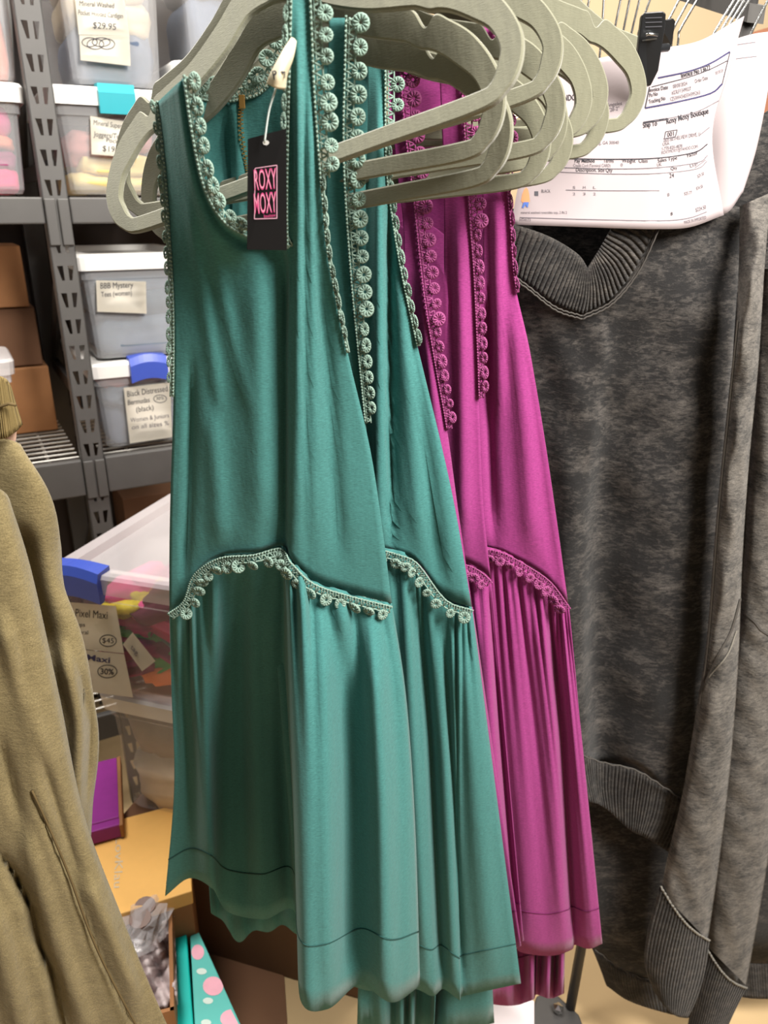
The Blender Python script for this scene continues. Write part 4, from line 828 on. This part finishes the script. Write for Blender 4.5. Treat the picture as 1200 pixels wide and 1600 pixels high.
def cuff(L, R, Y, parent, n=20):
    k = 9; C = []
    for i in range(len(L)):
        C.append([(L[i][0]*(1-t)+R[i][0]*t, L[i][1]*(1-t)+R[i][1]*t+14*math.sin(math.pi*t)*(1 if i == 0 else .9), Y-.02*math.sin(math.pi*t)) for t in np.linspace(0, 1, k)])
    P = ribs('cuff', C, 7, 18, M['coalrib'], parent, n, .0013)
    C2 = [[(x, y, Y+.4*(Y-yy)) for x, y, yy in row] for row in C]; ribs('cuff_back', C2, 4, 6, M['coalrib'], parent, n, .001)
    MB().tube([p+np.array([0, -.002, .001*math.sin(i*1.1)]) for i, p in enumerate(P[0])], .0018, 5).build('cuff_stitch', M['thread'], parent, True)
cuff([(1032, 1384), (1014, 1450), (1008, 1505), (1022, 1548)], [(1108, 1468), (1100, 1520), (1088, 1560), (1074, 1590)], .838, tS)
# second sweatshirt behind
tS2 = empty('sweatshirt', at(1010, 1540, .91)); tag(tS2, 'second charcoal sweatshirt, its hem hanging lower behind the first', 'sweatshirt', 'charcoal sweatshirts')
body = cols2rows([
    [(830, 180, .93), (830, 600, .93), (840, 1000, .93), (870, 1300, .93), (925, 1480, .93)],
    [(920, 170, .925), (920, 600, .925), (925, 1000, .925), (930, 1300, .925), (968, 1512, .92)],
    [(1000, 170, .925), (1000, 600, .925), (1000, 1000, .925), (1000, 1300, .925), (1015, 1532, .915)],
    [(1100, 240, .94), (1100, 600, .92), (1100, 1000, .92), (1090, 1300, .92), (1080, 1540, .92)],
    [(1230, 170, .94), (1225, 600, .91), (1215, 1000, .905), (1205, 1300, .90), (1150, 1540, .91)]])
g = cgrid(body, 9, 9); r, c = g.shape[:2]; uu = np.linspace(0, 1, c)[None]; vv = np.linspace(0, 1, r)[:, None]; g[..., 2] += .003*np.sin(vv*26+uu*7)*np.sin(uu*13)+.002*np.sin(vv*50-uu*11)
folds(g, [([(1180, 900), (1160, 1200), (1150, 1500)], .014, 22), ([(1115, 1050), (1110, 1300), (1105, 1500)], -.01, 12)])
gmesh('body', [g3(g)], M['coal'], tS2, .002)
ribs('hem_rib', [[(925, 1480, .93), (968, 1512, .92), (1015, 1532, .915), (1080, 1542, .92), (1150, 1540, .91)], [(938, 1512, .93), (972, 1540, .918), (1020, 1556, .913), (1080, 1566, .92), (1140, 1566, .91)], [(948, 1540, .93), (980, 1562, .92), (1025, 1578, .915), (1080, 1590, .92), (1140, 1590, .91)]], 4, 40, M['coalrib'], tS2, 40, .0013)
MB().tube([at(x, y+1.2*math.sin(i*1.7), .910) for i, (x, y) in enumerate(cr(np.array([(930, 1484), (968, 1512), (1015, 1532), (1070, 1541)], float), 9))], .0013, 4).build('hem_stitch', M['coalthread'], tS2, True)
S2L = [(1186, 420), (1160, 900), (1140, 1050), (1125, 1200), (1115, 1330), (1104, 1478)]; S2R = [(1245, 420), (1235, 900), (1225, 1050), (1212, 1200), (1202, 1330), (1166, 1540)]
sl2, _ = sleeve('sleeve', S2L, S2R, .875, .022, M['coal2'], tS2, 8)
cuff([(1102, 1478), (1092, 1520), (1082, 1570), (1070, 1625)], [(1166, 1542), (1152, 1570), (1138, 1600), (1122, 1640)], .872, tS2)
line_on([(1168, 960), (1180, 972), (1190, 985), (1212, 998)], 3, bvh_of(sl2), M['coalthread'], tS2, .0012, 'sleeve_seam', 6)
# third sweatshirt at the right edge
tS3 = empty('sweatshirt', at(1200, 1540, .96)); tag(tS3, 'third charcoal sweatshirt at the right edge behind the ribbed cuffs', 'sweatshirt', 'charcoal sweatshirts')
gmesh('body', [g3(cgrid([[(1080, 240, .95), (1160, 200, .95), (1300, 100, .96)], [(1080, 800, .95), (1160, 800, .945), (1300, 800, .95)], [(1100, 1490, .95), (1180, 1505, .945), (1300, 1500, .95)]], 8, 8))], M['coal'], tS3, .002)
ribs('hem_rib', [[(1100, 1490, .95), (1180, 1505, .945), (1300, 1500, .95)], [(1105, 1525, .95), (1182, 1535, .945), (1300, 1530, .95)], [(1110, 1548, .95), (1184, 1560, .945), (1300, 1556, .95)]], 4, 70, M['coalrib'], tS3, 50, .0013)

# ------------------------------------------------------------------ invoices and clip
Cp = [[(840, 118, .905), (930, 92, .895), (1036, 75, .885), (1092, 64, .88), (1140, 38, .89), (1163, 25, .90)],
      [(828, 190, .895), (920, 180, .888), (1018, 170, .875), (1070, 155, .872), (1118, 130, .88), (1140, 108, .89)],
      [(815, 262, .885), (905, 258, .878), (990, 254, .866), (1046, 246, .862), (1090, 228, .872), (1113, 212, .886)],
      [(798, 351, .872), (890, 354, .865), (970, 357, .855), (1027, 358, .852), (1078, 355, .862), (1131, 336, .884)]]
g = cgrid(Cp, 10, 8); P = g3(g)
pp = gmesh('invoice_sheet', [P], M['paper'], None, .0003); tag(pp, 'white printed invoice sheet clipped in front of the charcoal sweatshirt', 'paper')
bv = bvh_of(pp)
C2 = [[(1100, 80, .912), (1165, 56, .908), (1212, 48, .915)], [(1100, 160, .905), (1150, 150, .895), (1200, 140, .905)], [(1095, 250, .90), (1140, 240, .885), (1182, 232, .90)], [(1080, 325, .892), (1132, 334, .884), (1161, 300, .895)]]
p2 = gmesh('invoice_sheet', [g3(cgrid(C2, 8, 8))], M['paper'], None, .0003); tag(p2, 'blank back sheet curling out behind the printed invoice', 'paper')
bv2 = bvh_of(p2)
for a in ([(1152, 70), (1180, 66)], [(1150, 92), (1182, 88)]): line_on(a, 1, bv2, M['greyink'], p2)
ln = lambda p, w=1.2, m='greyink': line_on(p, w, bv, M[m], pp)
tx = lambda s, b, h, m='greyink', bold=0.: text_on(s, b, h, bv, M[m], pp, bold=bold)
ln([(1028, 122), (1075, 112), (1110, 99), (1140, 81)], 2.4, 'navy'); ln([(1018, 136), (1075, 121), (1110, 108), (1136, 95)], 1.2, 'ink'); ln([(1140, 82), (1128, 131)], 1, 'ink')
ln([(1008, 169), (1060, 159), (1110, 146), (1128, 131)], 2.4, 'navy'); ln([(1015, 136), (1008, 169)], 1.6, 'ink')
tx('Invoice No 13622', [(1065, 122), (1110, 109)], 8, 'ink', .012); tx('Invoice Date', [(1015, 144), (1044, 139)], 6, 'ink', .012); tx('08/08/2024', [(1052, 138), (1074, 133)], 6); tx('Order Date', [(1086, 130), (1106, 124)], 6, 'ink'); tx('08/08/24', [(1118, 117), (1130, 112)], 5)
tx('Po No', [(1015, 152), (1028, 149)], 6, 'ink', .012); tx('#23LF1349027', [(1050, 148), (1080, 141)], 6); tx('Tracking No', [(1014, 162), (1040, 156)], 6, 'ink', .012); tx('1Z53W4340334395263', [(1048, 158), (1094, 147)], 6)
ln([(1006, 192), (1050, 184), (1090, 174), (1123, 157)], 1); ln([(1005, 192), (1042, 186)], 3, 'ink')
tx('Ship To', [(1005, 200), (1027, 196)], 8, 'ink', .012); tx('Roxy Moxy Boutique', [(1042, 194), (1107, 177)], 9, 'ink', .012)
for a, b in (((1040, 206), (1058, 203)), ((1058, 203), (1055, 214)), ((1055, 214), (1038, 217)), ((1038, 217), (1040, 206))): ln([a, b], 1, 'ink')
tx('001', [(1043, 214), (1053, 212)], 7, 'ink'); tx('2635 BETHELVIEW DRIVE, U', [(1037, 222), (1094, 212)], 6); tx('USA', [(1036, 228), (1046, 226)], 5); tx('1-770-820-4878', [(1035, 235), (1066, 230)], 5); tx('ROXYMOXY@YAHOO.COM', [(1034, 241), (1090, 231)], 5); ln([(1092, 212), (1108, 199)], 1)
ln([(885, 248), (960, 249), (1030, 247), (1085, 238), (1105, 225)], 1.6, 'ink'); tx('Pay Method', [(898, 254), (929, 254)], 6, 'ink', .012); tx('Terms', [(943, 254), (959, 254)], 6, 'ink'); tx('Weight', [(972, 254), (993, 254)], 6, 'ink'); tx('Class', [(998, 254), (1012, 254)], 6, 'ink'); tx('Sales Type', [(1028, 254), (1058, 249)], 6, 'ink'); tx('Factor', [(1074, 246), (1090, 241)], 6, 'ink')
tx('Credit Card (Terminal CARD)', [(896, 261), (954, 261)], 5); tx('0', [(970, 260), (973, 260)], 5); tx('UK', [(1027, 260), (1034, 259)], 5)
ln([(880, 262), (960, 264), (1030, 262), (1090, 254), (1105, 243)], 1.2); tx('Description, Size Qty', [(900, 268), (957, 269)], 6, 'ink'); tx('Qty', [(1048, 266), (1058, 264)], 5, 'ink'); tx('U/P', [(1078, 262), (1090, 259)], 5); ln([(875, 269), (960, 272), (1030, 271), (1088, 264), (1104, 252)], 1)
ln([(1086, 262), (1102, 250)], 1)
tx('24', [(1046, 278), (1053, 277)], 7, 'ink'); tx('$25.50', [(1090, 278), (1100, 273)], 5)
tx('HT4214', [(815, 288), (835, 288)], 6); tx('BLACK', [(846, 301), (860, 301)], 5); poly_on([(835, 299), (841, 299), (841, 306), (835, 306)], bv, M['darkink'], pp, name='colour_swatch')
poly_on([(822, 293), (825, 296), (827, 305), (828, 315), (824, 318), (818, 318), (814, 314), (816, 303), (819, 296)], bv, M['skin'], pp, name='product_picture'); poly_on([(818, 316), (826, 316), (825, 324), (822.5, 324), (821.5, 320), (818, 325), (815, 325)], bv, M['blueink'], pp, .0007, 'product_picture')
ln([(884, 297), (950, 298), (1030, 298)], 1)
for x, a, b in ((897, 'S', '2'), (913, 'M', '3'), (929, 'L', '2')): tx(a, [(x-2, 295), (x+2, 295)], 4); tx(b, [(x-2, 305), (x+2, 305)], 4)
tx('8', [(1043, 307), (1046, 306)], 5); tx('$25.77', [(1069, 305), (1081, 303)], 5); tx('$34.50', [(1088, 297), (1098, 293)], 5); tx('8', [(1048, 337), (1051, 336)], 5, 'ink'); tx('$224.50', [(1087, 331), (1103, 326)], 6); tx('mineral washed reversible top, 2 IN 2', [(814, 334), (886, 334)], 4)
ln([(812, 340), (920, 343), (1030, 345), (1075, 341), (1104, 331)], 1.2); tx('HT4173', [(812, 346), (829, 346)], 5); tx('MADE IN IMPORTED', [(1069, 350), (1103, 342)], 5)
tx('Angeles', [(948, 167), (972, 164)], 6, 'greyink'); tx('"28-2"', [(951, 175), (968, 172)], 6); tx('VENDOR', [(872, 158), (905, 156)], 9, 'ink', .01); tx('Cumming, GA 30040', [(915, 226), (967, 225)], 5)
# black clip
t = empty('binder_clip', at(1020, 90, .85)); tag(t, 'black plastic spring clip holding the invoice sheets', 'clip')
def leg_(pts, Y, dY, m, nm):
    V = [at(x, y, Yy) for (x, y), Yy in zip(pts, Y)]; n = len(V); B = [v+np.array([0, dY, 0]) for v in V]; mb = MB()
    mb.add(V+B, [tuple(range(n)), tuple(range(2*n-1, n-1, -1))]+[(i, n+i, n+(i+1) % n, (i+1) % n) for i in range(n)]); return mb.build(nm, m, t, bevel=.0012)
fr = leg_([(1003, 24), (1008, 19), (1036, 17), (1041, 21), (1040, 40), (1029, 110), (1017, 134), (1010, 134), (995, 95)], [.838, .838, .838, .838, .842, .855, .86, .86, .85], .008, M['blackplastic'], 'front_lever')
leg_([(1040, 30), (1052, 28), (1056, 33), (1050, 70), (1034, 76), (1036, 50)], [.872, .875, .875, .884, .888, .876], .008, M['blackplastic'], 'rear_lever')
MB().tube([at(1004, 78, .852), at(1044, 74, .862)], .004, 8).build('pivot', M['blackplastic'], t, True)
bv = bvh_of(fr)
for y in (27, 34, 41): line_on([(1008, y+1), (1034, y)], 1.6, bv, M['darkink'], t, .0008, name='grip_ridge')
MB().tube([at(1009, 55, .8395), at(1014, 53, .839), at(1028, 55, .84)], .0016, 6).build('spring', M['chrome'], t, True); line_on([(1003, 63), (1026, 60)], 2.5, bv, M['chrome'], t, .001, name='spring_edge')

YS = 0.0
# ------------------------------------------------------------------ olive garment, left foreground
tO = empty('olive_sweatshirt', at(80, 1590, .60)); tag(tO, 'olive brushed sweatshirt hanging at the left edge, closest to the camera', 'sweatshirt')
O1 = cols2rows([
    [(-160, 700, .70), (-160, 850, .70), (-160, 1000, .70), (-160, 1150, .70), (-160, 1340, .70), (-150, 1500, .70)],
    [(-60, 695, .672), (-40, 830, .668), (-20, 960, .67), (0, 1100, .67), (10, 1300, .67), (20, 1480, .67)],
    [(-15, 688, .664), (20, 790, .655), (40, 930, .66), (70, 1080, .662), (80, 1300, .665), (90, 1450, .665)],
    [(10, 686, .664), (55, 765, .655), (72, 900, .66), (112, 1060, .658), (115, 1290, .665), (115, 1420, .665)],
    [(28, 694, .668), (80, 785, .668), (92, 900, .675), (132, 1030, .67), (134, 1280, .674), (126, 1390, .674)],
    [(32, 700, .68), (88, 830, .69), (100, 925, .695), (151, 1130, .69), (143, 1260, .69), (138, 1350, .69)]])
g = cgrid(O1, 10, 7); folds(g, [([(30, 820), (50, 920), (75, 1020)], -.016, 20), ([(95, 1000), (125, 1120), (120, 1280)], .010, 10), ([(120, 1050), (140, 1130), (132, 1250)], -.008, 7)])
gmesh('sleeve', [g3(g)], M['olive'], tO, .003)
O2 = cols2rows([
    [(-220, 700, .62), (-220, 900, .61), (-220, 1100, .60), (-220, 1300, .60), (-220, 1480, .60), (-220, 1680, .60)],
    [(-120, 715, .61), (-100, 900, .60), (-90, 1100, .59), (-80, 1300, .59), (-70, 1480, .585), (-60, 1680, .585)],
    [(-50, 735, .615), (-30, 890, .605), (-10, 1100, .60), (10, 1300, .60), (30, 1470, .595), (60, 1680, .595)],
    [(-15, 755, .62), (20, 890, .61), (45, 1090, .605), (75, 1290, .60), (105, 1450, .60), (150, 1680, .60)],
    [(5, 770, .628), (36, 885, .62), (75, 1075, .615), (115, 1270, .615), (165, 1430, .612), (215, 1660, .612)],
    [(12, 780, .64), (46, 890, .635), (90, 1085, .632), (130, 1275, .632), (196, 1450, .63), (278, 1640, .63)]])
g = cgrid(O2, 12, 8)
folds(g, [([(-10, 1320), (20, 1360), (50, 1420), (56, 1460), (85, 1530), (108, 1640)], -.018, 8), ([(20, 1250), (55, 1350), (95, 1480), (150, 1640)], .006, 10), ([(48, 1230), (110, 1370), (160, 1500), (225, 1640)], -.006, 4), ([(0, 960), (40, 1090), (70, 1200)], .008, 12), ([(-20, 1400), (10, 1500), (45, 1640)], .012, 16), ([(20, 1000), (55, 1150), (100, 1300), (130, 1390)], -.006, 10), ([(135, 1370), (170, 1450), (215, 1560)], .006, 10), ([(0, 1150), (25, 1250), (40, 1320)], -.006, 9)])
gmesh('body', [g3(g)], M['olive'], tO, .003)
MB().tube([at(x, y, .5985-.0008*math.sin(i)) for i, (x, y) in enumerate(cr(np.array([(50, 1235), (80, 1300), (110, 1372), (140, 1455), (172, 1525), (225, 1625)], float), 6))], .0013, 5).build('side_seam', M['olive_dark'], tO, True)
ribs('cuff', [[(-60, 580, .66), (-10, 586, .648), (8, 592, .655), (16, 605, .67)], [(-60, 640, .66), (-5, 636, .648), (14, 630, .655), (24, 632, .67)], [(-60, 690, .66), (0, 686, .648), (22, 676, .655), (34, 664, .67)]], 5, 24, M['olive_rib'], tO, 26, .0012)
MB().tube([at(x, y, .644) for x, y in ((-60, 641), (-5, 637), (14, 631), (25, 633))], .0014, 5).build('cuff_stitch', M['olive_dark'], tO, True)
gmesh('lining', [g3(cgrid([[(-60, 682, .668), (0, 680, .668), (26, 672, .67)], [(-60, 700, .668), (0, 696, .668), (24, 690, .67)], [(-60, 715, .668), (0, 708, .668), (14, 706, .67)]], 3, 4))], M['peach'], tO)
